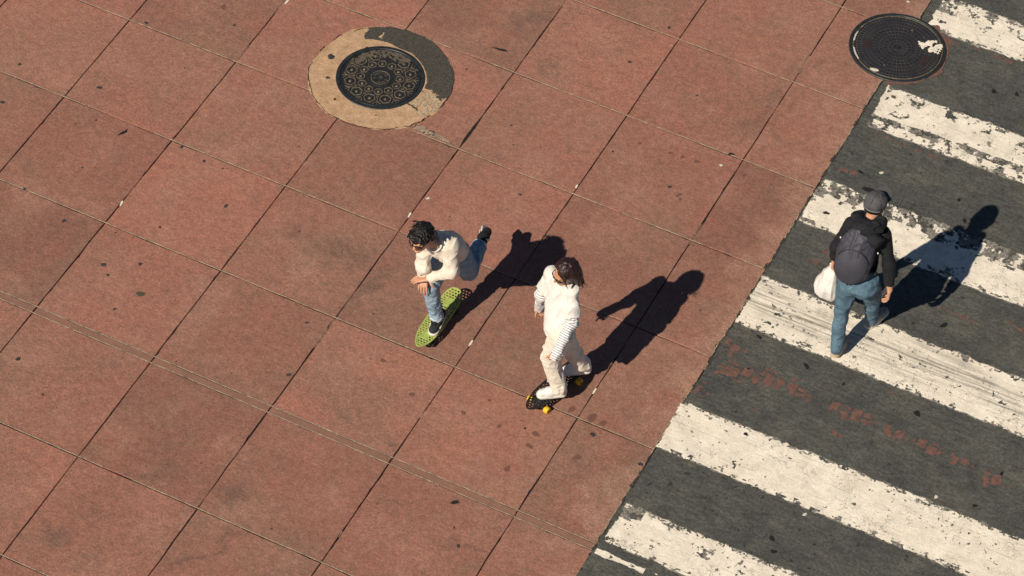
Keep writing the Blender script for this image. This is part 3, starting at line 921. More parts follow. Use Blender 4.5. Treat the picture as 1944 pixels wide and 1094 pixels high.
def f_splash(X, Y):
    w = fbm2(X * 22 + 8, Y * 22 + 2, 4) - .5
    return (((X - .245) / .085) ** 2 + ((Y - .165) / .085) ** 2 + w * 4.5 < .62) | ((np.abs(X - .325) < .03) & (np.abs(Y - .15) < .06) & ((np.abs((X * 40) % 1 - .5) < .18) | (np.abs((Y * 34) % 1 - .5) < .16)))
ring_patch('paint_splash', 0, 0, f_splash, .0095, M['paint'], mr, R=.42, seed=3)['kind'] = 'stuff'
splat('paint_splash', -.074, -.357, .028, M['pale_chip'], mr, 1.35, .1, z=.0075, rough=.2, h=.003)
def f_cr(X, Y):
    r = np.hypot(X, Y); a = np.degrees(np.arctan2(Y, X)); w = fbm2(X * 14, Y * 14, 4)
    return (np.abs(r - .392) < .006) & (a > 150) & (w > .48) | (np.abs(r - .392) < .006) & (a < -130) & (w > .5)
ring_patch('paint_fleck', 0, 0, f_cr, .0092, M['pale_chip'], mr, R=.42, c=.004, seed=4)['kind'] = 'stuff'

# ------------------------------------------------------------------ implicit surfaces (bodies, clothes, shoes, boards)
A3 = lambda v: np.array(v, np.float32)
def unit(v):
    v = np.array(v, float)
    return v / np.linalg.norm(v)

class Field:
    """signed distance volume; every primitive only touches its own box, so unions blend smoothly and stay cheap"""
    def __init__(s, lo, hi, h):
        s.h = h
        s.lo = np.array(lo, float)
        s.n = np.ceil((np.array(hi, float) - s.lo) / h).astype(int) + 1
        s.D = np.full(s.n, .2, np.float32)
        s.ax = [(s.lo[a] + h * np.arange(s.n[a])).astype(np.float32) for a in range(3)]
    def box(s, lo, hi):
        a = np.clip(np.floor((np.array(lo) - s.lo) / s.h).astype(int), 0, s.n)
        b = np.clip(np.ceil((np.array(hi) - s.lo) / s.h).astype(int) + 1, 0, s.n)
        return tuple(slice(int(i), int(j)) for i, j in zip(a, b))
    def grid(s, sl):
        return (s.ax[0][sl[0]][:, None, None], s.ax[1][sl[1]][None, :, None], s.ax[2][sl[2]][None, None, :])
    def add(s, fn, lo, hi, k=.01, mode='u'):
        m = k + .03
        sl = s.box(np.array(lo) - m, np.array(hi) + m)
        if any(q.stop - q.start <= 0 for q in sl):
            return
        d = fn(*s.grid(sl)).astype(np.float32)
        D = s.D[sl]
        if mode == 's':
            e = -d
            hh = np.maximum(k - np.abs(D - e), 0) / max(k, 1e-6)
            s.D[sl] = np.maximum(D, e) + hh * hh * k * .25
        else:
            hh = np.maximum(k - np.abs(D - d), 0) / max(k, 1e-6)
            s.D[sl] = np.minimum(D, d) - hh * hh * k * .25
    def cone(s, a, b, ra, rb, k=.012, flat=None, mode='u'):
        a, b = np.array(a, float), np.array(b, float)
        ba = b - a
        L2 = max(float(ba @ ba), 1e-9)
        def fn(X, Y, Z):
            t = np.clip(((X - a[0]) * ba[0] + (Y - a[1]) * ba[1] + (Z - a[2]) * ba[2]) / L2, 0, 1)
            qx, qy, qz = X - a[0] - t * ba[0], Y - a[1] - t * ba[1], Z - a[2] - t * ba[2]
            if flat is not None:
                ax, f = flat
                c = (qx * ax[0] + qy * ax[1] + qz * ax[2]) * (f - 1)
                qx, qy, qz = qx + c * ax[0], qy + c * ax[1], qz + c * ax[2]
            return np.sqrt(qx * qx + qy * qy + qz * qz) - (ra + (rb - ra) * t)
        r = max(ra, rb) * (1 if flat is None else max(1, 1 / flat[1]))
        s.add(fn, np.minimum(a, b) - r, np.maximum(a, b) + r, k, mode)
    def chain(s, pts, rad, k=.012, flat=None):
        for i in range(len(pts) - 1):
            s.cone(pts[i], pts[i + 1], rad[i], rad[i + 1], k, flat)
    def ell(s, c, r, ax=((1, 0, 0), (0, 1, 0), (0, 0, 1)), k=.015, mode='u'):
        c, r, ax = np.array(c, float), np.array(r, float), [np.array(v, float) for v in ax]
        def fn(X, Y, Z):
            q = [((X - c[0]) * v[0] + (Y - c[1]) * v[1] + (Z - c[2]) * v[2]) for v in ax]
            k0 = np.sqrt(sum((q[i] / r[i]) ** 2 for i in range(3)))
            k1 = np.sqrt(sum((q[i] / r[i] ** 2) ** 2 for i in range(3))) + 1e-6
            return k0 * (k0 - 1) / k1
        m = r.max()
        s.add(fn, c - m, c + m, k, mode)
    def cut(s, p, n, lo=None, hi=None):
        """remove what lies beyond the plane (on the side n points to), inside an optional box"""
        p, n = np.array(p, float), unit(n)
        sl = s.box(lo, hi) if lo is not None else tuple(slice(0, int(q)) for q in s.n)
        X, Y, Z = s.grid(sl)
        d = ((X - p[0]) * n[0] + (Y - p[1]) * n[1] + (Z - p[2]) * n[2]).astype(np.float32)
        s.D[sl] = np.maximum(s.D[sl], d)
    def cut_near(s, p, n, r):
        """plane cut limited to a ball round p (for hems and cuffs)"""
        p, n = np.array(p, float), unit(n)
        sl = s.box(p - r, p + r)
        X, Y, Z = s.grid(sl)
        d = ((X - p[0]) * n[0] + (Y - p[1]) * n[1] + (Z - p[2]) * n[2])
        R = np.sqrt((X - p[0]) ** 2 + (Y - p[1]) ** 2 + (Z - p[2]) ** 2)
        D = s.D[sl]
        s.D[sl] = np.where(R < r, np.maximum(D, d), D).astype(np.float32)
    def like(s):
        o = Field(s.lo, s.lo + (s.n - 1) * s.h - 1e-6, s.h)
        return o
    def merge(s, o, k=.02):
        hh = np.maximum(k - np.abs(s.D - o.D), 0) / k
        s.D = np.minimum(s.D, o.D) - hh * hh * k * .25
    def wrinkle(s, amp, freq, axis=None, squeeze=1.0, seed=0.0, ridge=True, band=.03):
        i = np.nonzero(np.abs(s.D) < band)
        P = [s.ax[a][i[a]].astype(np.float64) for a in range(3)]
        if axis is not None:
            axis = unit(axis)
            t = (P[0] * axis[0] + P[1] * axis[1] + P[2] * axis[2]) * (squeeze - 1)
            P = [P[a] + axis[a] * t for a in range(3)]
        w = noise3(P[0] * 9 + seed + 50, P[1] * 9 + 50, P[2] * 9 + 50) * .8
        n = noise3(P[0] * freq + w + seed + 40, P[1] * freq + w + 40, P[2] * freq + 40)
        if ridge:
            n = 1 - np.abs(n * 2 - 1) * 1.6
        s.D[i] += (amp * (.5 - n)).astype(np.float32)
    def mesh(s):
        D = s.D
        ins = D < 0
        nx, ny, nz = D.shape
        c = np.zeros((nx - 1, ny - 1, nz - 1), np.uint8)
        for a in (0, 1):
            for b in (0, 1):
                for e in (0, 1):
                    c += ins[a:nx - 1 + a, b:ny - 1 + b, e:nz - 1 + e]
        act = (c > 0) & (c < 8)
        idx = np.full(act.shape, -1, np.int32)
        I = np.nonzero(act)
        idx[I] = np.arange(len(I[0]))
        cor = {}
        for a in (0, 1):
            for b in (0, 1):
                for e in (0, 1):
                    cor[a, b, e] = D[I[0] + a, I[1] + b, I[2] + e].astype(np.float64)
        acc = np.zeros((len(I[0]), 3)); cnt = np.zeros(len(I[0]))
        for p in cor:
            for axis in range(3):
                if p[axis] == 0:
                    q = list(p); q[axis] = 1; q = tuple(q)
                    v0, v1 = cor[p], cor[q]
                    x = (v0 < 0) != (v1 < 0)
                    t = np.where(x, v0 / np.where(x, v0 - v1, 1), 0)
                    for a in range(3):
                        acc[:, a] += np.where(x, p[a] + (t if a == axis else 0), 0)
                    cnt += x
        acc /= cnt[:, None]
        V = s.lo + (np.stack(I, 1) + acc) * s.h
        Q = []
        for axis in range(3):
            o = [(0, 0, 0), (0, 0, 0), (0, 0, 0), (0, 0, 0)]
            u, w = (axis + 1) % 3, (axis + 2) % 3
            sl0 = [slice(1, -1)] * 3; sl1 = [slice(1, -1)] * 3
            sl0[axis] = slice(0, -1); sl1[axis] = slice(1, None)
            a0, a1 = ins[tuple(sl0)], ins[tuple(sl1)]
            x = a0 != a1
            E = np.nonzero(x)
            pos = [E[0].copy(), E[1].copy(), E[2].copy()]
            for a in range(3):
                if a != axis:
                    pos[a] = pos[a] + 1
            def cell(du, dw):
                q = [pos[0], pos[1], pos[2]]
                q[u] = q[u] - du
                q[w] = q[w] - dw
                return idx[q[0], q[1], q[2]]
            f = np.stack([cell(1, 1), cell(0, 1), cell(0, 0), cell(1, 0)], 1)
            flip = ~a0[E]
            f[flip] = f[flip][:, ::-1]
            Q.append(f)
        return V, np.concatenate(Q)

def field_obj(name, F, mat, parent, base, attr=None, mats=None, mi_fn=None, smooth=True):
    V, Q = F.mesh()
    base = np.array(base, float)
    me = bpy.data.meshes.new(name)
    me.vertices.add(len(V))
    me.vertices.foreach_set('co', (V - base).astype(np.float32).ravel())
    me.loops.add(len(Q) * 4)
    me.loops.foreach_set('vertex_index', Q.astype(np.int32).ravel())
    me.polygons.add(len(Q))
    me.polygons.foreach_set('loop_start', np.arange(0, len(Q) * 4, 4, dtype=np.int32))
    me.polygons.foreach_set('use_smooth', np.ones(len(Q), bool))
    for m in (mats or [mat]):
        me.materials.append(m)
    if mi_fn is not None:
        me.polygons.foreach_set('material_index', mi_fn(V[Q].mean(1)).astype(np.int32))
    me.update()
    me.validate()
    if attr is not None:
        at = me.attributes.new('along', 'FLOAT', 'POINT')
        at.data.foreach_set('value', attr(V).astype(np.float32))
    return link(name, me, parent)

def rot_about(v, axis, ang):
    v, axis = np.array(v, float), unit(axis)
    return v * math.cos(ang) + np.cross(axis, v) * math.sin(ang) + axis * (axis @ v) * (1 - math.cos(ang))

def bounds(pts, pad):
    p = np.array(pts, float)
    return p.min(0) - pad, p.max(0) + pad

# ---- anatomy
def add_hand(F, wrist, d, palm_n, thumb, s=1.0, curl=(.35, .4, .3), tcurl=.3, spread=.06):
    """palm, four unequal fingers with knuckle bends, thumb leaving the side of the palm"""
    w, d, n = np.array(wrist, float), unit(d), unit(palm_n)
    th = unit(np.array(thumb) - d * (np.array(thumb) @ d))
    n = unit(n - d * (n @ d) - th * (n @ th))
    K = []
    for off, dist, ln in ((.030, .088, .072), (.010, .093, .082), (-.011, .089, .075), (-.031, .080, .058)):
        kn = w + d * dist * s + th * off * s
        F.cone(w + d * .012 * s + th * off * .55 * s, kn, .0135 * s, .0115 * s, .010)
        dd = unit(d + th * off * spread * 40)
        p, r = kn, .0092 * s
        for seg, frac in enumerate((.46, .30, .24)):
            dd = unit(rot_about(dd, np.cross(dd, n), curl[seg]))
            q = p + dd * ln * s * frac
            F.cone(p, q, r, r * .92, .004)
            p, r = q, r * .92
    b = w + d * .022 * s + th * .022 * s
    dd = unit(d * .75 + th * .75 + n * .25)
    m = b + dd * .042 * s
    F.cone(b, m, .0150 * s, .0115 * s, .010)
    dd = unit(rot_about(dd, np.cross(dd, d), tcurl))
    m2 = m + dd * .032 * s
    F.cone(m, m2, .0112 * s, .0095 * s, .004)
    dd = unit(rot_about(dd, np.cross(dd, n), .3))
    F.cone(m2, m2 + dd * .024 * s, .0095 * s, .0078 * s, .004)

def head_axes(fwd, up):
    f = unit(fwd)
    u = np.array(up, float)
    u = unit(u - f * (u @ f))
    l = np.cross(u, f)
    return l, f, u                       # left, forward, up

def add_head(F, c, axes, s=1.0):
    l, f, u = axes
    P = lambda a, b, e: np.array(c) + (l * a + f * b + u * e) * s
    ax = (l, f, u)
    F.ell(P(0, -.012, .030), (.076 * s, .096 * s, .088 * s), ax, .02)
    F.ell(P(0, .022, -.030), (.060 * s, .068 * s, .082 * s), ax, .03)
    F.cone(P(.040, .010, -.060), P(.012, .066, -.098), .024 * s, .017 * s, .02)
    F.cone(P(-.040, .010, -.060), P(-.012, .066, -.098), .024 * s, .017 * s, .02)
    F.ell(P(0, .072, -.098), (.020 * s, .016 * s, .014 * s), ax, .015)          # chin
    F.cone(P(.028, .080, .022), P(-.028, .080, .022), .011 * s, .011 * s, .016)  # brow
    F.cone(P(0, .088, .012), P(0, .108, -.026), .0085 * s, .0125 * s, .010)      # nose
    F.ell(P(.011, .095, -.030), (.008 * s, .009 * s, .007 * s), ax, .008)
    F.ell(P(-.011, .095, -.030), (.008 * s, .009 * s, .007 * s), ax, .008)
    F.cone(P(.038, .062, -.022), P(.048, .045, -.030), .016 * s, .014 * s, .02)  # cheeks
    F.cone(P(-.038, .062, -.022), P(-.048, .045, -.030), .016 * s, .014 * s, .02)
    for sx in (1, -1):                                                           # eye sockets, lids
        F.ell(P(.031 * sx, .094, .003), (.016 * s, .012 * s, .009 * s), ax, .008, 's')
        F.ell(P(.031 * sx, .076, .003), (.0115 * s, .0115 * s, .0105 * s), ax, .004)
        F.ell(P(.077 * sx, -.004, -.004), (.009 * s, .019 * s, .031 * s), (unit(l + f * .25 * sx), unit(f - l * .25 * sx), u), .006)   # ears
        F.ell(P(.083 * sx, .002, -.002), (.006 * s, .010 * s, .017 * s), ax, .004, 's')
    F.cone(P(.018, .086, -.056), P(-.018, .086, -.056), .0062 * s, .0062 * s, .004)   # lips
    F.cone(P(.014, .083, -.066), P(-.014, .083, -.066), .0068 * s, .0068 * s, .004)

def lips_index(c, axes, s=1.0):
    l, f, u = axes
    m = np.array(c) + (f * .092 - u * .061) * s
    def fn(P):
        q = P - m
        return ((np.abs(q @ l) < .021 * s) & (np.abs(q @ u) < .0095 * s) & (np.abs(q @ f) < .02 * s)).astype(int)
    return fn

def torso_axes(J):
    csh, chp = (J['shL'] + J['shR']) / 2, (J['hipL'] + J['hipR']) / 2
    up = unit(csh - chp)
    lat = J['shL'] - J['shR']
    lat = unit(lat - up * (lat @ up))
    fr = np.cross(lat, up)                # forward (lat = left)
    return csh, chp, up, lat, fr

def add_torso(F, J, e, g=1.0, waist=1.0, k=.04):
    csh, chp, up, lat, fr = torso_axes(J)
    lat2 = J['hipL'] - J['hipR']; lat2 = unit(lat2 - up * (lat2 @ up)); fr2 = np.cross(lat2, up)
    F.cone(J['shL'], J['shR'], .056 * g + e, .056 * g + e, k)
    F.ell(csh - up * .115, (.158 * g + e, .105 * g + e, .175 + e), (lat, fr, up), k)
    F.ell((csh * .45 + chp * .55), ((.142 * g + e) * waist, (.098 * g + e) * waist, .19), (lat, fr, up), k)
    F.ell(chp + up * .02, (.158 * g + e, .112 * g + e, .125 + e), (lat2, fr2, up), k)
    F.cone(csh - up * .01, J['neck'] + up * .03, .075 * g + e, .052 * g + e, .04)

def make_body(name, J, axes, hc, hs, hands, parent, base, skin, g=1.0, h=.004, male=True):
    """skin: ONE continuous surface from head to feet"""
    pts = [J[k] for k in J] + [hc + axes[2] * .13] + [J['wrL'] + unit(hands[0][0]) * .19, J['wrR'] + unit(hands[1][0]) * .19]
    lo, hi = bounds(pts, .16)
    F = Field(lo, hi, h)
    add_torso(F, J, -.020, g, .80)
    l, f, u = axes
    F.chain([J['neck'] - (J['neck'] - (J['hipL'] + J['hipR']) / 2) * .05, hc - u * .055 * hs - f * .012], [.054 * g, .050 * g], .025)
    add_head(F, hc, axes, hs)
    for s in 'LR':
        F.chain([J['sh' + s], J['el' + s], J['wr' + s]], [.050 * g, .039 * g, .027 * g], .02)
        F.cone(J['sh' + s] * .45 + J['el' + s] * .55, J['el' + s], .045 * g, .039 * g, .02)
        F.cone(J['el' + s] * .8 + J['wr' + s] * .2, J['el' + s] * .4 + J['wr' + s] * .6, .041 * g, .033 * g, .02)
        F.chain([J['hip' + s], J['kn' + s], J['an' + s]], [.082 * g, .054 * g, .036 * g], .03)
        F.cone(J['kn' + s] * .75 + J['an' + s] * .25, J['kn' + s] * .4 + J['an' + s] * .6, .055 * g, .046 * g, .02)
        t = J['toe' + s]
        mid = J['an' + s] * .7 + t * .3 + unit(J['an' + s] - J['kn' + s]) * .045
        F.chain([J['an' + s], mid, J['an' + s] * .25 + t * .75], [.030, .016, .009], .01)
        hd = hands[0] if s == 'L' else hands[1]
        add_hand(F, J['wr' + s], *hd[:3], s=hd[3], curl=hd[4])
    return field_obj(name, F, skin, parent, base, mats=[skin, M['lips']], mi_fn=lips_index(hc, axes, hs))

def make_shoe(parent, base, heel, toe, up, mat, sole_mat, L=.275, wd=.048, collar=.075, high=False, open_to=None, name='shoe', sole_t=.024, extra=None):
    """heel/toe are points on the ground line of the sole; up is the sole normal"""
    heel, toe = np.array(heel, float), np.array(toe, float)
    f = unit(toe - heel)
    u = np.array(up, float); u = unit(u - f * (u @ f))
    l = np.cross(u, f)
    L = np.linalg.norm(toe - heel)
    P = lambda a, b, e: heel + f * a * L + l * b + u * e
    h = .0035
    lo, hi = bounds([P(0, 0, 0), P(1, 0, 0), P(0, 0, collar + .06), P(.5, 0, .1), P(.5, .06, 0), P(.5, -.06, 0)], .05)
    F = Field(lo, hi, h)
    F.cone(P(.15, 0, sole_t + .020), P(.55, 0, sole_t + .016), .036, .040, .02, (u, 1.0))
    F.cone(P(.55, 0, sole_t + .016), P(.84, 0, sole_t + .008), .040, .036, .02, (u, 1.15))
    F.cone(P(.15, 0, sole_t + .02), P(.20, 0, collar), .036, .037, .02)
    F.cone(P(.22, 0, collar - .005), P(.58, 0, sole_t + .032), .034, .028, .02)
    F.cut(P(0, 0, sole_t - .003), -u)
    F.wrinkle(.0022, 26, seed=heel[0])
    up_o = field_obj(name, F, mat, parent, base)
    F = Field(lo, hi, h)
    def outline(X, Y, Z):
        q = [X - heel[0], Y - heel[1], Z - heel[2]]
        a = q[0] * f[0] + q[1] * f[1] + q[2] * f[2]
        b = q[0] * l[0] + q[1] * l[1] + q[2] * l[2]
        e = q[0] * u[0] + q[1] * u[1] + q[2] * u[2]
        t = np.clip((a / L - .15) / .68, 0, 1)
        d2 = np.sqrt((a - (.15 + .68 * t) * L) ** 2 + b * b) - (.039 + (.0435 - .039) * np.sin(t * 1.9))
        return np.maximum(d2, np.abs(e - sole_t / 2) - sole_t / 2 + .0)
    F.add(outline, lo, hi, .001)
    field_obj('sole', F, sole_mat, up_o, base)
    if extra == 'stripe':
        for sx in (1, -1):
            F = Field(lo, hi, h)
            F.cone(P(.30, .043 * sx, .045), P(.68, .043 * sx, .03), .006, .006, .003)
            field_obj('side_stripe', F, M['sole_white'], up_o, base)
    return up_o

def add_leg(F, J, s, r, k=.025, hem=None, flare=1.0):
    hp, kn, an = J['hip' + s], J['kn' + s], J['an' + s]
    F.chain([hp, kn, an], [r[0], r[1], r[2] * flare], k)
    F.cone(hp * .6 + kn * .4, hp * .3 + kn * .7, (r[0] * .58 + r[1] * .42) + .004, (r[0] * .3 + r[1] * .7) + .004, k)

# ---- locks of hair: tapered, curved tubes gathered into one mesh
def add_tube(V, Fc, pts, rad, n=6):
    pts = [np.array(p, float) for p in pts]
    b0 = len(V)
    ref = np.array([.3, .2, .9])
    for i, p in enumerate(pts):
        t = unit(pts[min(i + 1, len(pts) - 1)] - pts[max(i - 1, 0)])
        a = np.cross(t, ref); a = unit(a) if np.linalg.norm(a) > 1e-4 else np.array([1., 0, 0])
        b = np.cross(t, a)
        for k in range(n):
            w = 2 * math.pi * k / n
            V.append(tuple(p + (a * math.cos(w) + b * math.sin(w) * .75) * rad[i]))
    for i in range(len(pts) - 1):
        for k in range(n):
            j = (k + 1) % n
            Fc.append((b0 + i * n + k, b0 + i * n + j, b0 + (i + 1) * n + j, b0 + (i + 1) * n + k))
    Fc.append(tuple(b0 + k for k in range(n))[::-1])
    Fc.append(tuple(b0 + (len(pts) - 1) * n + k for k in range(n)))

def tube_obj(name, paths, mat, parent, base, n=8):
    V, Fc = [], []
    for pts, rad in paths:
        add_tube(V, Fc, pts, rad if hasattr(rad, '__len__') else [rad] * len(pts), n)
    base = np.array(base, float)
    return mesh_obj(name, [tuple(np.array(v) - base) for v in V], Fc, mat, parent, smooth=True)

def sunglasses(c, axes, s, parent, base):
    l, f, u = axes
    P = lambda a, b, e: np.array(c) + (l * a + f * b + u * e) * s
    lo, hi = bounds([P(.09, .12, .04), P(-.09, .12, -.04), P(.09, -.03, .03), P(-.09, -.03, .03)], .02)
    F = Field(lo, hi, .0032)
    for sx in (1, -1):
        ring = [P(sx * (.034 + .026 * math.cos(t)), .099 - .018 * abs(math.cos(t * .5)) ** 6, .002 + .020 * math.sin(t)) for t in np.linspace(0, 2 * math.pi, 13)]
        F.chain(ring, [.0042] * 13, .002)
        F.cone(P(sx * .062, .082, .010), P(sx * .079, -.002, .012), .0040, .0036, .003)
    F.cone(P(.010, .101, .008), P(-.010, .101, .008), .004, .004, .002)
    g = field_obj('sunglasses', F, M['frame'], parent, base)
    for sx in (1, -1):
        F = Field(lo, hi, .0030)
        F.ell(P(sx * .034, .096, .002), (.027, .0042, .020), (unit(l - f * .30 * sx), unit(f + l * .30 * sx), u), .001)
        field_obj('lens', F, M['lens'], g, base)
    return g

# ------------------------------------------------------------------ skateboards
def make_board(loc, rz, deck_mat, wheel_mat, label, L=.69, W=.178, z0=.098, wb=.085):
    root = empty('skateboard', loc, rz)                 # local +y = nose
    tag(root, label, 'skateboard', 'plastic cruiser skateboards')
    hl = L / 2
    F = Field((-W / 2 - .02, -hl - .02, z0 - .03), (W / 2 + .02, hl + .02, z0 + .075), .0030)
    def fn(X, Y, Z):
        t = Y / hl
        wn = np.where(t > 0, (1 - np.clip(np.abs(t), 0, 1) ** 3.2) ** .62, (1 - np.clip(np.abs(t) * .995, 0, 1) ** 7) ** .5)
        hw = W / 2 * wn * np.where(t > 0, 1.0, 1 - .12 * np.clip(-t - .35, 0, 1))
        d2 = np.maximum((np.abs(X) - hw) * .75, np.abs(Y) - hl)
        zc = z0 + .030 * np.clip((-t - .62) / .38, 0, 1) ** 1.4 + .010 * np.clip((t - .72) / .28, 0, 1) ** 1.5 + .25 * X * X
        d = np.maximum(d2, np.abs(Z - zc) - .0058)
        p = .0265
        u = X / p; v = Y / (p * .866)
        r = np.round(v)
        best = None
        for q in (r - 1, r, r + 1):
            off = np.where(np.mod(q, 2) == 0, 0., .5)
            uu = (u - off - np.round(u - off)) * p
            vv = (v - q) * p * .866
            dd = np.sqrt(uu * uu + vv * vv)
            best = dd if best is None else np.minimum(best, dd)
        bolts = (np.abs(X) < .034) & (np.abs(np.abs(Y) - .200) < .042)
        hole = np.where(bolts, .05, best) - .0092
        inside = d2 < -.010
        return np.maximum(d, np.where(inside, -hole, -1.0))
    F.add(fn, F.lo, F.lo + F.n * F.h, .0005)
    field_obj('deck', F, deck_mat, root, (0, 0, 0))
    for sy in (1, -1):
        y = .200 * sy
        F = Field((-.10, y - .06, .0), (.10, y + .06, z0), .004)
        F.cone((-.068, y, .030), (.068, y, .030), .0075, .0075, .01)
        F.cone((-.040, y, .033), (.040, y, .033), .012, .012, .014)
        F.cone((0, y, .035), (0, y - .018 * sy, .075), .016, .012, .012)
        F.cone((0, y, .082), (0, y - .02 * sy, .083), .024, .024, .006, ((0, 0, 1), 3.2))
        tr = field_obj('truck', F, M['metal'], root, (0, 0, 0))
        for sx in (1, -1):
            n, prof = 24, ((.010, -.0200), (.0235, -.0215), (.0285, -.0165), (.0300, -.008), (.0300, .008), (.0285, .0165), (.0235, .0215), (.010, .0200), (.010, .010))
            V = [(sx * wb + b, y + r * math.cos(2 * math.pi * k / n), .0305 + r * math.sin(2 * math.pi * k / n)) for r, b in prof for k in range(n)]
            Fc = [(p * n + k, p * n + (k + 1) % n, (p + 1) * n + (k + 1) % n, (p + 1) * n + k) for p in range(len(prof) - 1) for k in range(n)]
            wh = mesh_obj('wheel', V, Fc, wheel_mat, root, smooth=True)
            V = [(sx * wb + b, y + r * math.cos(2 * math.pi * k / 12), .0305 + r * math.sin(2 * math.pi * k / 12)) for r, b in ((.0108, -.012), (.0108, .016 * sx), (.0001, .016 * sx)) for k in range(12)]
            Fc = [(p * 12 + k, p * 12 + (k + 1) % 12, (p + 1) * 12 + (k + 1) % 12, (p + 1) * 12 + k) for p in range(2) for k in range(12)]
            mesh_obj('bearing', V, Fc, M['iron'], wh)
        for bx in (-.02, .02):
            for by in (-.027, .027):
                V, Fc = button(.0045, z0 + .004, z0 + .0085, 8)
                mesh_obj('bolt', [(x + bx, yy + y + by, z) for x, yy, z in V], Fc, M['brass'], root)
    return root
DECK = .104
make_board((.768, -.772, 0), math.pi, M['deck_green'], M['wheel_dark'], 'lime green perforated plastic skateboard under a black shoe', wb=.060)
make_board((1.915, -.938, 0), math.atan2(-.247, .969) + math.pi, M['deck_black'], M['wheel_yellow'], 'black perforated plastic skateboard with bright yellow wheels')

def joints(d):
    return {k: np.array(v, float) for k, v in d.items()}

def cuff_ring(F, a, b, r, k=.004):
    F.cone(a, b, r, r, k)

# ------------------------------------------------------------------ crouching skater in the cream sweatshirt
def rider():
    J = joints(dict(neck=(.822, -.965, 1.235), shL=(.930, -.905, 1.205), shR=(.705, -.925, 1.175), elL=(.958, -.940, .950), elR=(.735, -.985, .935),
                    wrL=(.790, -.975, .805), wrR=(.712, -.930, .765), hipL=(.920, -.715, .865), hipR=(.775, -.665, .860),
                    knL=(.895, -.500, .480), knR=(.755, -.895, .610), anL=(.835, -.135, .465), anR=(.788, -.835, .215), toeL=(.785, .02, .40), toeR=(.806, -.94, .112)))
    base = (.80, -.80, 0)
    root = empty('person', base)
    tag(root, 'person crouching on the green skateboard in cream sweatshirt and blue jeans', 'person', 'people on skateboards')
    hc = np.array((.765, -1.095, 1.382))
    ax = head_axes((-.10, -1, -.18), (.04, 0, 1))
    hands = [((-.86, -.22, -.30), (-.1, .1, -1), (0, 1, 0), 1.0, (.15, .25, .2)),
             ((.25, -.62, -.74), (.1, .75, -.6), (1, .2, .1), 1.0, (.20, .30, .2))]
    make_body('body', J, ax, hc, .95, hands, root, base, M['skin'], .90)
    csh, chp, up, lat, fr = torso_axes(J)
    # jeans
    lo, hi = bounds([J[k] for k in ('hipL', 'hipR', 'knL', 'knR', 'anL', 'anR')], .22)
    F = Field(lo, hi, .005)
    F.ell(chp + up * .02, (.155, .116, .15), (lat, fr, up), .04)
    for s, r in (('L', (.096, .072, .060)), ('R', (.096, .066, .053))):
        add_leg(F, J, s, r, .03)
    F.wrinkle(.010, 15, seed=2); F.wrinkle(.006, 34, seed=5)
    for s in 'LR':
        d = unit(J['an' + s] - J['kn' + s])
        F.cut_near(J['an' + s] - d * (-.022 if s == 'R' else .062), d, .16)
    F.cut(chp + up * .17, up)
    jn = field_obj('jeans', F, M['jeans_light'], root, base)
    for s in 'LR':
        d = unit(J['an' + s] - J['kn' + s])
        p = J['an' + s] - d * (-.004 if s == 'R' else .076)
        F = Field(p - .13, p + .13, .004)
        F.cone(p - d * .004, p + d * .020, .0575 if s == 'R' else .0640, .0565 if s == 'R' else .0640, .004)
        F.cut(p + d * .020, d); F.cut(p - d * .012, -d)
        F.wrinkle(.006, 24, seed=7)
        field_obj('cuff', F, M['denim_cuff'], jn, base)
    # sweatshirt
    lo, hi = bounds([J[k] for k in ('neck', 'shL', 'shR', 'elL', 'elR', 'wrL', 'wrR', 'hipL', 'hipR')], .2)
    F = Field(lo, hi, .005)
    add_torso(F, J, .006, .93, 1.06, .05)
    F.ell(csh * .3 + chp * .7 - fr * .03, (.138, .110, .17), (lat, fr, up), .05)
    for s in 'LR':
        F.chain([J['sh' + s], J['el' + s], J['wr' + s]], [.061, .051, .043], .035)
        F.ell(J['el' + s], (.054, .054, .054), k=.03)
    F.wrinkle(.011, 9, seed=1); F.wrinkle(.008, 19, axis=fr, squeeze=.4, seed=9)
    nk = unit(hc - ax[2] * .05 - J['neck'])
    F.cut_near(J['neck'] + nk * .008, nk, .12)
    F.cut(chp - up * .055, -up)
    for s in 'LR':
        d = unit(J['wr' + s] - J['el' + s])
        F.cut_near(J['wr' + s] - d * .012, d, .085)
    sw = field_obj('sweatshirt', F, M['cream_knit'], root, base)
    ring = []
    a0 = unit(np.cross(nk, (0, 0, 1))); b0 = np.cross(nk, a0)
    F = Field(J['neck'] - .13, J['neck'] + .16, .004)
    pts = [J['neck'] + nk * (.006 + .006 * math.cos(t)) + a0 * .070 * math.cos(t) + b0 * .070 * math.sin(t) for t in np.linspace(0, 2 * math.pi, 17)]
    F.chain(pts, [.0085] * 17, .004)
    field_obj('collar', F, M['cream_knit'], sw, base)
    for s in 'LR':
        d = unit(J['wr' + s] - J['el' + s])
        p = J['wr' + s] - d * .035
        F = Field(p - .10, p + .10, .004)
        F.cone(p, p + d * .034, .046, .041, .006)
        F.cut(p + d * .036, d)
        F.wrinkle(.004, 40, seed=3)
        field_obj('cuff', F, M['cream_knit'], sw, base)
    # shoes, socks
    make_shoe(root, base, (.786, -.715, DECK + .001), (.812, -.965, DECK + .001), (0, 0, 1), M['shoe_black'], M['sole_white'], extra='stripe')
    make_shoe(root, base, (.868, -.135, .500), (.770, .085, .385), (-.25, -.62, -.55), M['shoe_black'], M['sole_white'], extra='stripe')
    p = J['anL']
    F = Field(p - .16, p + .2, .005)
    d = unit(p - J['knL'])
    F.cone(p - d * .06, p + d * .03, .046, .044, .01)
    F.cone(p + d * .03, np.array((.825, -.03, .455)), .044, .04, .02)
    field_obj('sock', F, M['sock'], root, base)
    p = J['anR']
    F = Field(p - .14, p + .12, .005)
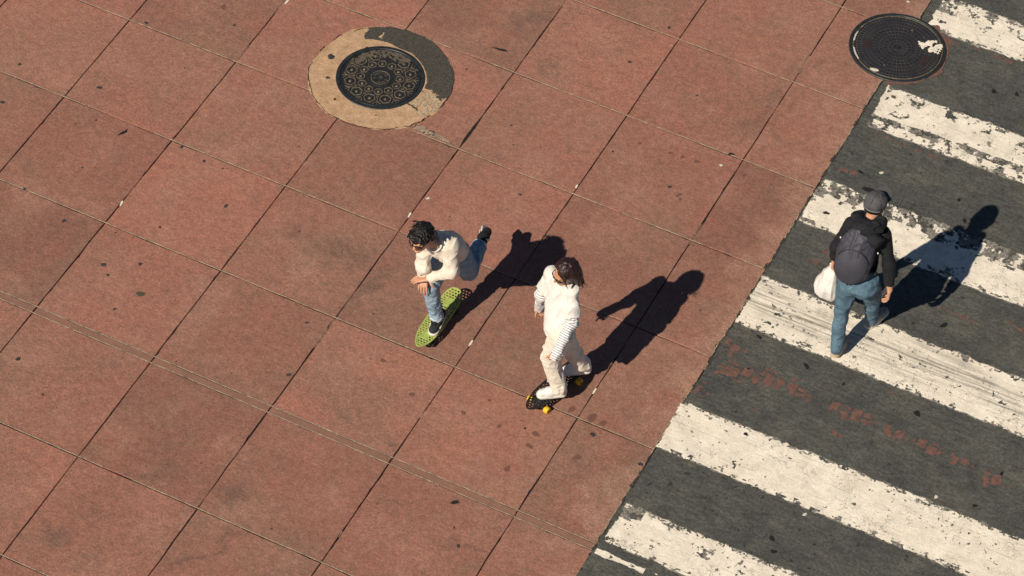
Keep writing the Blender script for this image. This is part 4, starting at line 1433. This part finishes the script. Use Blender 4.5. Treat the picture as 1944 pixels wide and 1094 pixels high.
    F.cone(p + (0, 0, .06), p - (0, 0, .05), .044, .042, .01)
    F.cone(p - (0, 0, .01), p * .55 + J['toeR'] * .45 - (0, 0, .006), .042, .030, .02)
    field_obj('sock', F, M['sock'], root, base)
    sunglasses(hc, ax, .96, root, base)
    # tousled black hair
    l, f, u = ax
    H = lambda a, b, e: hc + (l * a + f * b + u * e) * .94
    F = Field(hc - .19, hc + .19, .005)
    F.ell(H(0, -.026, .044), (.080, .093, .076), ax, .02)
    F.ell(H(0, -.060, -.020), (.074, .052, .060), ax, .03)
    F.ell(H(0, .060, .075), (.070, .040, .040), ax, .03)
    F.ell(H(0, .090, -.055), (.075, .060, .085), ax, .02, 's')
    F.wrinkle(.018, 26, seed=3); F.wrinkle(.009, 55, seed=8)
    hair = field_obj('hair', F, M['hair'], root, base)
    rs = np.random.RandomState(5)
    paths = []
    for q in range(90):
        th, ph = rs.uniform(0, 2 * math.pi), rs.uniform(.02, 1.15)
        n = l * math.sin(ph) * math.cos(th) * .080 + f * math.sin(ph) * math.sin(th) * .090 + u * math.cos(ph) * .078
        p0 = H(0, -.024, .044) + n
        front = (n @ f) > .02
        d = unit(n) * .10 + (l * rs.uniform(-1, 1) + f * rs.uniform(-.2, .3) if front else f * rs.uniform(-.1, .8) + l * rs.uniform(-.8, .8)) - u * .30
        d = unit(d)
        tw = np.cross(unit(n), d)
        ln = rs.uniform(.035, .06) if front else rs.uniform(.05, .08)
        sg = rs.choice((-1, 1))
        pts = [p0 - unit(n) * .006 + d * ln * t + unit(n) * .010 * math.sin(t * 2.6) + tw * sg * .012 * math.sin(t * 2.6) for t in np.linspace(0, 1, 6)]
        paths.append((pts, [.008, .011, .011, .010, .007, .002]))
    for q in range(20):
        a = rs.uniform(-.066, .066)
        p0 = H(a, .052, .090 - abs(a) * .3)
        pts = [p0 + f * .026 * math.sin(t * 1.7) - u * .030 * t * t + l * (.02 * math.sin(t * 3 + q)) * t for t in np.linspace(0, 1, 6)]
        paths.append((pts, [.008, .0095, .009, .0075, .005, .0015]))
    for q in range(26):
        th, ph = rs.uniform(0, 2 * math.pi), rs.uniform(.2, 1.3)
        n = unit(l * math.sin(ph) * math.cos(th) + f * math.sin(ph) * math.sin(th) + u * math.cos(ph))
        p0 = H(0, -.024, .044) + n * .082
        sd = unit(np.cross(n, rs.normal(size=3)))
        paths.append(([p0 + n * .014 * math.sin(t * 2.6) + sd * .05 * t for t in np.linspace(0, 1, 5)], [.0022, .0024, .002, .0015, .0006]))
    tube_obj('lock', paths, M['hair'], hair, base, 6)
    return J
rider()

# ------------------------------------------------------------------ standing skater in white
def woman():
    J = joints(dict(neck=(1.905, -.905, 1.305), shL=(2.008, -.945, 1.275), shR=(1.775, -.852, 1.275), elL=(2.055, -1.030, 1.030), elR=(1.722, -.885, 1.030),
                    wrL=(2.035, -1.215, .880), wrR=(1.685, -.820, .810), hipL=(2.000, -1.060, .875), hipR=(1.895, -.965, .885),
                    knL=(1.895, -1.035, .535), knR=(1.965, -.875, .545), anL=(1.985, -1.030, .200), anR=(2.045, -.725, .205), toeL=(1.855, -1.105, .135), toeR=(1.93, -.79, .135)))
    base = (1.95, -.95, 0)
    root = empty('person', base)
    tag(root, 'person in white tee, striped sleeves and cream trousers riding the black skateboard', 'person', 'people on skateboards')
    hc = np.array((1.925, -.935, 1.447))
    ax = head_axes((-.48, -.88, -.30), (.05, -.2, 1))
    dl, dr = unit(J['wrL'] - J['elL']), unit(J['wrR'] - J['elR'])
    hands = [(tuple(dl + np.array((-.1, 0, -.4))), (-.9, -.1, 0), (-.3, -.8, -.2), .85, (.9, 1.1, .8)),
             (tuple(dr + np.array((0, .1, -.3))), (.8, .5, 0), (-.3, -.9, 0), .85, (1.1, 1.3, .9))]
    make_body('body', J, ax, hc, .92, hands, root, base, M['skin_dark'], .76)
    csh, chp, up, lat, fr = torso_axes(J)
    # trousers, wide leg
    lo, hi = bounds([J[k] for k in ('hipL', 'hipR', 'knL', 'knR', 'anL', 'anR')], .24)
    F = Field(lo, hi, .005)
    F.ell(chp + up * .02, (.132, .105, .16), (lat, fr, up), .04)
    add_leg(F, J, 'L', (.090, .074, .064), .03)
    add_leg(F, J, 'R', (.090, .074, .068), .03)
    F.wrinkle(.010, 7, seed=3); F.wrinkle(.011, 17, axis=(.1, .1, 1), squeeze=.28, seed=6); F.wrinkle(.004, 30, seed=6)
    for s in 'LR':
        d = unit(J['an' + s] - J['kn' + s])
        F.cut_near(J['an' + s] + d * .022, d + np.array((0, 0, -.8)), .17)
    tr = field_obj('trousers', F, M['cream_twill'], root, base)
    # long striped sleeves
    lo, hi = bounds([J[k] for k in ('shL', 'shR', 'elL', 'elR', 'wrL', 'wrR')], .14)
    for s in 'LR':
        a, b, c = J['sh' + s], J['el' + s], J['wr' + s]
        lo, hi = bounds([a, b, c], .11)
        F = Field(lo, hi, .004)
        F.chain([a, b, c + unit(c - b) * .08], [.046, .045, .039], .03)
        F.ell(b, (.047, .047, .047), k=.03)
        F.wrinkle(.007, 20, seed=5); F.wrinkle(.004, 40, seed=2)
        F.cut_near(c + unit(c - b) * .085, c - b, .08)
        def along(V, a=a, b=b, c=c):
            L1, L2 = np.linalg.norm(b - a), np.linalg.norm(c - b)
            t1 = (V - a) @ (b - a) / L1
            t2 = (V - b) @ (c - b) / L2
            side = (V - b) @ (unit(b - a) + unit(c - b))
            return np.where(side < 0, t1, L1 + t2)
        field_obj('striped_sleeve', F, M['striped'], root, base, attr=along)
    # loose tee
    lo, hi = bounds([J[k] for k in ('neck', 'shL', 'shR', 'elL', 'elR', 'hipL', 'hipR')], .2)
    F = Field(lo, hi, .005)
    add_torso(F, J, .006, .78, 1.02, .05)
    F.cone(csh * .45 + chp * .55, chp - up * .05, .122, .128, .05, (fr, 1.2))
    for s in 'LR':
        e = J['sh' + s] * .25 + J['el' + s] * .75
        G = F.like()
        G.cone(J['sh' + s], e, .050, .060, .035)
        G.cut_near(J['sh' + s] * .22 + J['el' + s] * .78, J['el' + s] - J['sh' + s], .14)
        F.merge(G, .03)
    F.wrinkle(.014, 8, seed=4); F.wrinkle(.009, 17, axis=(.4, -.2, 1), squeeze=.4, seed=1)
    nk = unit(hc - ax[2] * .06 - J['neck'])
    F.cut_near(J["neck"] + nk * .022, nk, .082)
    F.cut(chp - up * .045, -up)
    tee = field_obj('tee', F, M['white_cotton'], root, base)
    a0 = unit(np.cross(nk, (0, 0, 1))); b0 = np.cross(nk, a0)
    F = Field(J['neck'] - .13, J['neck'] + .16, .004)
    pts = [J['neck'] + nk * .018 + a0 * .064 * math.cos(t) + b0 * .064 * math.sin(t) for t in np.linspace(0, 2 * math.pi, 17)]
    F.chain(pts, [.0075] * 17, .004)
    field_obj('collar', F, M['white_cotton'], tee, base)
    make_shoe(root, base, (2.035, -.985, DECK + .001), (1.838, -1.118, DECK + .001), (0, 0, 1), M['shoe_white'], M['sole_white'], collar=.085)
    make_shoe(root, base, (2.105, -.680, DECK + .012), (1.905, -.810, DECK + .003), (0, 0, 1), M['shoe_white'], M['sole_white'], collar=.085)
    sunglasses(hc, ax, .92, root, base)
    # long dark hair blown to one side
    l, f, u = ax
    H = lambda a, b, e: hc + (l * a + f * b + u * e) * .92
    F = Field(hc - .30, hc + .20, .005)
    F.ell(H(.004, -.024, .040), (.090, .104, .088), ax, .02)
    F.ell(H(.030, -.055, -.040), (.075, .062, .090), ax, .03)
    F.cone(H(.045, -.06, -.03), H(.080, -.080, -.165), .064, .030, .04)
    F.ell(H(-.026, .106, .000), (.074, .078, .102), ax, .015, 's')
    F.wrinkle(.006, 30, axis=u, squeeze=.25, seed=3); F.wrinkle(.005, 60, axis=u, squeeze=.25, seed=8)
    hair = field_obj('hair', F, M['hair_red'], root, base)
    rs = np.random.RandomState(9)
    paths = []
    for q in range(110):
        th = rs.uniform(-.3, 3.4)
        ph = rs.uniform(.05, .9)
        if math.sin(th) < .15 and math.cos(th) < .5: continue
        n = l * math.sin(ph) * math.cos(th) * .090 - f * math.sin(ph) * math.sin(th) * .102 + u * math.cos(ph) * .089
        if n @ f > .015: continue
        p0 = H(.004, -.024, .042) + n * .93
        end = H(.080 + rs.normal() * .022, -.080 + rs.normal() * .018, -.165 + rs.normal() * .035)
        mid = (p0 + end) / 2 + unit(n) * .030 + l * .012
        pts = [p0 * (1 - t) ** 2 + mid * 2 * t * (1 - t) + end * t * t for t in np.linspace(0, 1, 9)]
        paths.append((pts, [.006, .008, .008, .0075, .007, .006, .005, .0035, .001]))
    for q in range(6):                     # flyaway strands
        p0 = H(.085, -.04, rs.uniform(-.12, -.02))
        dd = unit(l * 1.0 - f * .2 + u * rs.uniform(-.1, .5))
        paths.append(([p0 + dd * .085 * t + u * .02 * math.sin(t * 3) for t in np.linspace(0, 1, 6)], [.003, .003, .0026, .0022, .0018, .001]))
    for q in range(7):                    # fringe framing the face
        a = rs.uniform(.060, .085)
        p0 = H(a, .040, .085)
        paths.append(([p0 + l * .035 * t + f * .022 * math.sin(t * 2) - u * (.11 * t * t + .01 * t) for t in np.linspace(0, 1, 7)], [.006, .007, .007, .006, .005, .004, .001]))
    tube_obj('lock', paths, M['hair_red'], hair, base, 6)
woman()

# ------------------------------------------------------------------ walker with cap, backpack and carrier bag
def walker():
    J = joints(dict(neck=(3.775, .690, 1.435), shL=(3.645, .655, 1.375), shR=(3.915, .690, 1.365), elL=(3.578, .600, 1.125), elR=(4.000, .660, 1.095),
                    wrL=(3.555, .668, .915), wrR=(4.055, .630, .848), hipL=(3.735, .540, .905), hipR=(3.900, .575, .895),
                    knL=(3.722, .545, .505), knR=(3.893, .765, .490), anL=(3.744, .480, .125), anR=(3.868, .915, .110), toeL=(3.748, .66, .05), toeR=(3.925, 1.12, .06)))
    base = (3.82, .72, 0)
    root = empty('person', base)
    tag(root, 'person walking away over the crossing in grey cap, black hooded top and jeans', 'person')
    hc = np.array((3.790, .750, 1.590))
    ax = head_axes((.16, 1, -.10), (0, 0, 1))
    dl, dr = unit(J['wrL'] - J['elL']), unit(J['wrR'] - J['elR'])
    hands = [((0, .05, -1), (1, 0, 0), (0, 1, 0), 1.05, (.9, 1.2, .9)),
             ((-.02, .10, -1), (-1, .1, 0), (-.2, 1, 0), 1.05, (.30, .42, .35))]
    make_body('body', J, ax, hc, 1.0, hands, root, base, M['skin'], .90)
    csh, chp, up, lat, fr = torso_axes(J)
    # jeans
    lo, hi = bounds([J[k] for k in ('hipL', 'hipR', 'knL', 'knR', 'anL', 'anR')], .22)
    F = Field(lo, hi, .005)
    F.ell(chp + up * .01, (.148, .110, .15), (lat, fr, up), .04)
    F.ell(chp - fr * .045 - up * .03 + lat * .062, (.078, .070, .10), (lat, fr, up), .04)
    F.ell(chp - fr * .045 - up * .03 - lat * .062, (.078, .070, .10), (lat, fr, up), .04)
    add_leg(F, J, 'L', (.084, .058, .053), .03)
    add_leg(F, J, 'R', (.084, .058, .055), .03)
    F.wrinkle(.010, 12, seed=8); F.wrinkle(.006, 28, seed=3)
    for s in 'LR':
        d = unit(J['an' + s] - J['kn' + s])
        F.cut_near(J['an' + s] + d * .060, d + np.array((0, 0, -.5)), .17)
    field_obj('jeans', F, M['jeans_teal'], root, base)
    # hooded top
    lo, hi = bounds([J[k] for k in ('neck', 'shL', 'shR', 'elL', 'elR', 'wrL', 'wrR', 'hipL', 'hipR')], .19)
    F = Field(lo, hi, .005)
    add_torso(F, J, .003, .86, .84, .05)
    for s in 'LR':
        F.chain([J['sh' + s], J['el' + s], J['wr' + s]], [.058, .049, .041], .03)
    F.wrinkle(.007, 10, seed=5); F.wrinkle(.003, 26, seed=2)
    F.cut(chp + up * .0, -up, *bounds([chp + lat * .17, chp - lat * .17], .17))
    for s in 'LR':
        d = unit(J['wr' + s] - J['el' + s])
        F.cut_near(J['wr' + s] - d * .008, d, .085)
    nk = unit(hc - ax[2] * .05 - J['neck'])
    F.cut_near(J['neck'] + nk * .045, nk, .09)
    tp = field_obj('hooded_top', F, M['jacket'], root, base)
    N = J['neck']
    F = Field(N - .26, N + .24, .005)
    B = lambda a, b, e: N + lat * a + fr * b + up * e
    F.chain([B(.072, .045, .030), B(.088, -.030, .040), B(.055, -.088, .026), B(-.01, -.108, .010), B(-.075, -.085, .012), B(-.092, -.020, .034), B(-.070, .050, .028)], [.030, .042, .050, .055, .052, .042, .030], .03)
    F.cone(B(.05, -.110, -.040), B(-.085, -.135, -.075), .046, .052, .04)
    F.cone(B(-.02, -.135, -.085), B(-.12, -.110, -.060), .040, .036, .03)
    F.wrinkle(.018, 12, axis=up, squeeze=2.2, seed=7); F.wrinkle(.005, 26, seed=1)
    field_obj('hood', F, M['jacket'], tp, base)
    # shoes
    make_shoe(root, base, (3.745, .440, .036), (3.748, .700, .003), (0, .15, 1), M['shoe_grey'], M['sole_tan'])
    make_shoe(root, base, (3.852, .880, .003), (3.930, 1.140, .016), (0, -.1, 1), M['shoe_grey'], M['sole_white'])
    # cap
    l, f, u = ax
    H = lambda a, b, e: hc + l * a + f * b + u * e
    F = Field(hc - .16, hc + .22, .004)
    F.ell(H(0, -.012, .036), (.090, .108, .084), ax, .02)
    F.wrinkle(.005, 16, seed=3)
    F.cut(H(0, -.09, -.005), -u - f * .10)
    cp = field_obj('cap', F, M['cap'], root, base)
    F = Field(hc - .16, hc + .26, .0035)
    def brim(X, Y, Z):
        q = [X - hc[0], Y - hc[1], Z - hc[2]]
        a = q[0] * l[0] + q[1] * l[1] + q[2] * l[2]
        b = q[0] * f[0] + q[1] * f[1] + q[2] * f[2]
        e = q[0] * u[0] + q[1] * u[1] + q[2] * u[2]
        d2 = np.sqrt((a / .92) ** 2 + ((b - .092) / 1.0) ** 2) - .086
        zc = .044 - 3.0 * a * a + .16 * (b - .08)
        return np.maximum(np.maximum(d2, np.abs(e - zc) - .0038), .06 - b)
    F.add(brim, hc - .16, hc + .24, .001)
    field_obj('brim', F, M['cap_dark'], cp, base)
    seams = []
    for k in range(6):
        a = math.pi / 6 + k * math.pi / 3
        pts = [H(.0905 * math.sin(t) * math.cos(a), -.012 + .1085 * math.sin(t) * math.sin(a), .036 + .0845 * math.cos(t)) for t in np.linspace(.05, 1.62, 12)]
        seams.append((pts, .0022))
    tube_obj('seam', seams[:1], M['pack_dark'], cp, base, 5)
    for sm in seams[1:]:
        tube_obj('seam', [sm], M['pack_dark'], cp, base, 5)
    tube_obj('cap_button', [([H(0, -.012, .118), H(0, -.012, .126)], [.010, .006])], M['cap'], cp, base, 10)
    F = Field(hc - .16, hc + .16, .004)
    F.ell(H(0, -.030, .005), (.081, .090, .055), ax, .02)
    F.ell(H(0, .085, -.02), (.10, .085, .10), ax, .01, 's')
    F.cut(H(0, 0, -.045), -u)
    field_obj('hair', F, M['hair'], root, base)
    # light band at the back of the cap
    pts = [H(.087 * math.cos(t), -.012 + .105 * math.sin(t), .004 - .012 * math.sin(t)) for t in np.linspace(math.pi * 1.15, math.pi * 1.75, 12)]
    tube_obj('strap', [(pts, .0048)], M['shoe_grey'], cp, base, 6)

    # backpack: hangs a little to the left, straps over both shoulders
    bb = tuple(csh - fr * .2 - up * .25)
    bp = empty('backpack', bb)
    tag(bp, 'charcoal nylon backpack on the back of the walker in the cap', 'backpack')
    pu = unit(up - lat * .13); pl = unit(lat - pu * (lat @ pu)); pf = np.cross(pl, pu)
    O = csh + lat * .045 - fr * .122 - up * .150
    K = lambda a, b, e: O + pl * a + pf * b + pu * e
    lo, hi = bounds([K(a, b, e) for a in (.2, -.2) for b in (-.17, .12) for e in (-.30, .30)], .03)
    F = Field(lo, hi, .005)
    F.ell(K(0, -.010, -.045), (.150, .104, .205), (pl, pf, pu), .05)
    F.ell(K(0, .005, .09), (.116, .076, .150), (pl, pf, pu), .06)
    F.cone(K(.060, 0, -.180), K(-.060, 0, -.180), .074, .078, .06, (pf, 1.05))
    F.wrinkle(.011, 12, axis=pu, squeeze=.4, seed=4); F.wrinkle(.005, 34, seed=6)
    body = field_obj('pack_body', F, M['pack'], bp, bb)
    F = Field(lo, hi, .0045)
    F.ell(K(0, -.062, -.085), (.132, .060, .186), (pl, pf, pu), .05)
    F.wrinkle(.006, 9, axis=pu, squeeze=.4, seed=4)
    field_obj('front_pocket', F, M['pack'], bp, bb)
    arc = [K(.122 * math.cos(t), -.086 - .022 * math.sin(t), -.040 + .118 * math.sin(t)) for t in np.linspace(.15, math.pi - .15, 22)]
    tube_obj('zip', [(arc, .0036)], M['pack_dark'], bp, bb, 6)
    for sx in (1, -1):
        S = J['shL'] if sx > 0 else J['shR']
        t0 = csh + lat * .085 * sx - fr * .075 - up * .02
        pts = [t0 - fr * .03, t0 + up * .060 - fr * .005, t0 + up * .085 + fr * .055, t0 + up * .045 + fr * .150 - up * .02, t0 - up * .14 + fr * .215, t0 - up * .30 + fr * .13 + lat * .02 * sx, t0 - up * .34 + fr * .03 + lat * .030 * sx, K(.115 * sx, .02, -.17)]
        F = Field(*bounds(pts, .05), .005)
        for q in range(len(pts) - 1):
            F.cone(pts[q], pts[q + 1], .026 if q < 4 else .014, .026 if q < 3 else .014, .01)
        field_obj('strap', F, M['pack_dark'], bp, bb)
    p0 = K(-.015, -.045, -.240)
    V, Fc = [], []
    ribs = [p0 + pu * .03, p0 - pu * .01 - pf * .004, p0 - pu * .045 - pf * .002]
    F = Field(*bounds(ribs, .04), .004)
    F.chain(ribs, [.013] * 3, .003, (pf, 3.0))
    field_obj('dangling_strap', F, M['black_web'], bp, bb)
    for a, b in ((.150, .085), (-.165, .06)):
        q = K(a, .0, b)
        tube_obj('buckle', [([q, q + np.array((0, 0, -.014))], [.0075, .0075])], M['sole_white'], bp, bb, 8)

    # carrier bag in the left hand
    W = J['wrL'] + np.array((.010, .000, -.105))
    gb = (W[0] - .04, W[1], .40)
    bg_ = empty('carrier_bag', gb)
    tag(bg_, 'full white plastic carrier bag hanging from the left hand of the walker', 'bag')
    F = Field((W[0] - .26, W[1] - .2, .40), (W[0] + .18, W[1] + .2, W[2] + .10), .0045)
    F.chain([W + (0, 0, .045), W + (-.012, 0, -.03), W + (-.018, 0, -.110), W + (-.030, .0, -.225), W + (-.032, 0, -.290)], [.024, .028, .060, .090, .080], .05, ((0, 1, 0), 1.15))
    F.cone(W + (-.075, 0, -.27), W + (.01, 0, -.300), .050, .056, .05)
    F.wrinkle(.014, 12, axis=(0, 0, 1), squeeze=.25, seed=3); F.wrinkle(.006, 34, axis=(0, 0, 1), squeeze=.25, seed=6)
    body = field_obj('sack', F, M['bag'], bg_, gb)
    for sy in (1, -1):
        pts = [W + (-.004, .010 * sy, .0), W + (-.022, .020 * sy, .050), W + (-.004, .018 * sy, .075), W + (.020, .018 * sy, .050), W + (.006, .012 * sy, 0)]
        F = Field(*bounds(pts, .04), .004)
        F.chain(pts, [.014, .011, .010, .011, .014], .008)
        F.wrinkle(.004, 50, seed=sy)
        field_obj('handle', F, M['bag'], bg_, gb)
walker()
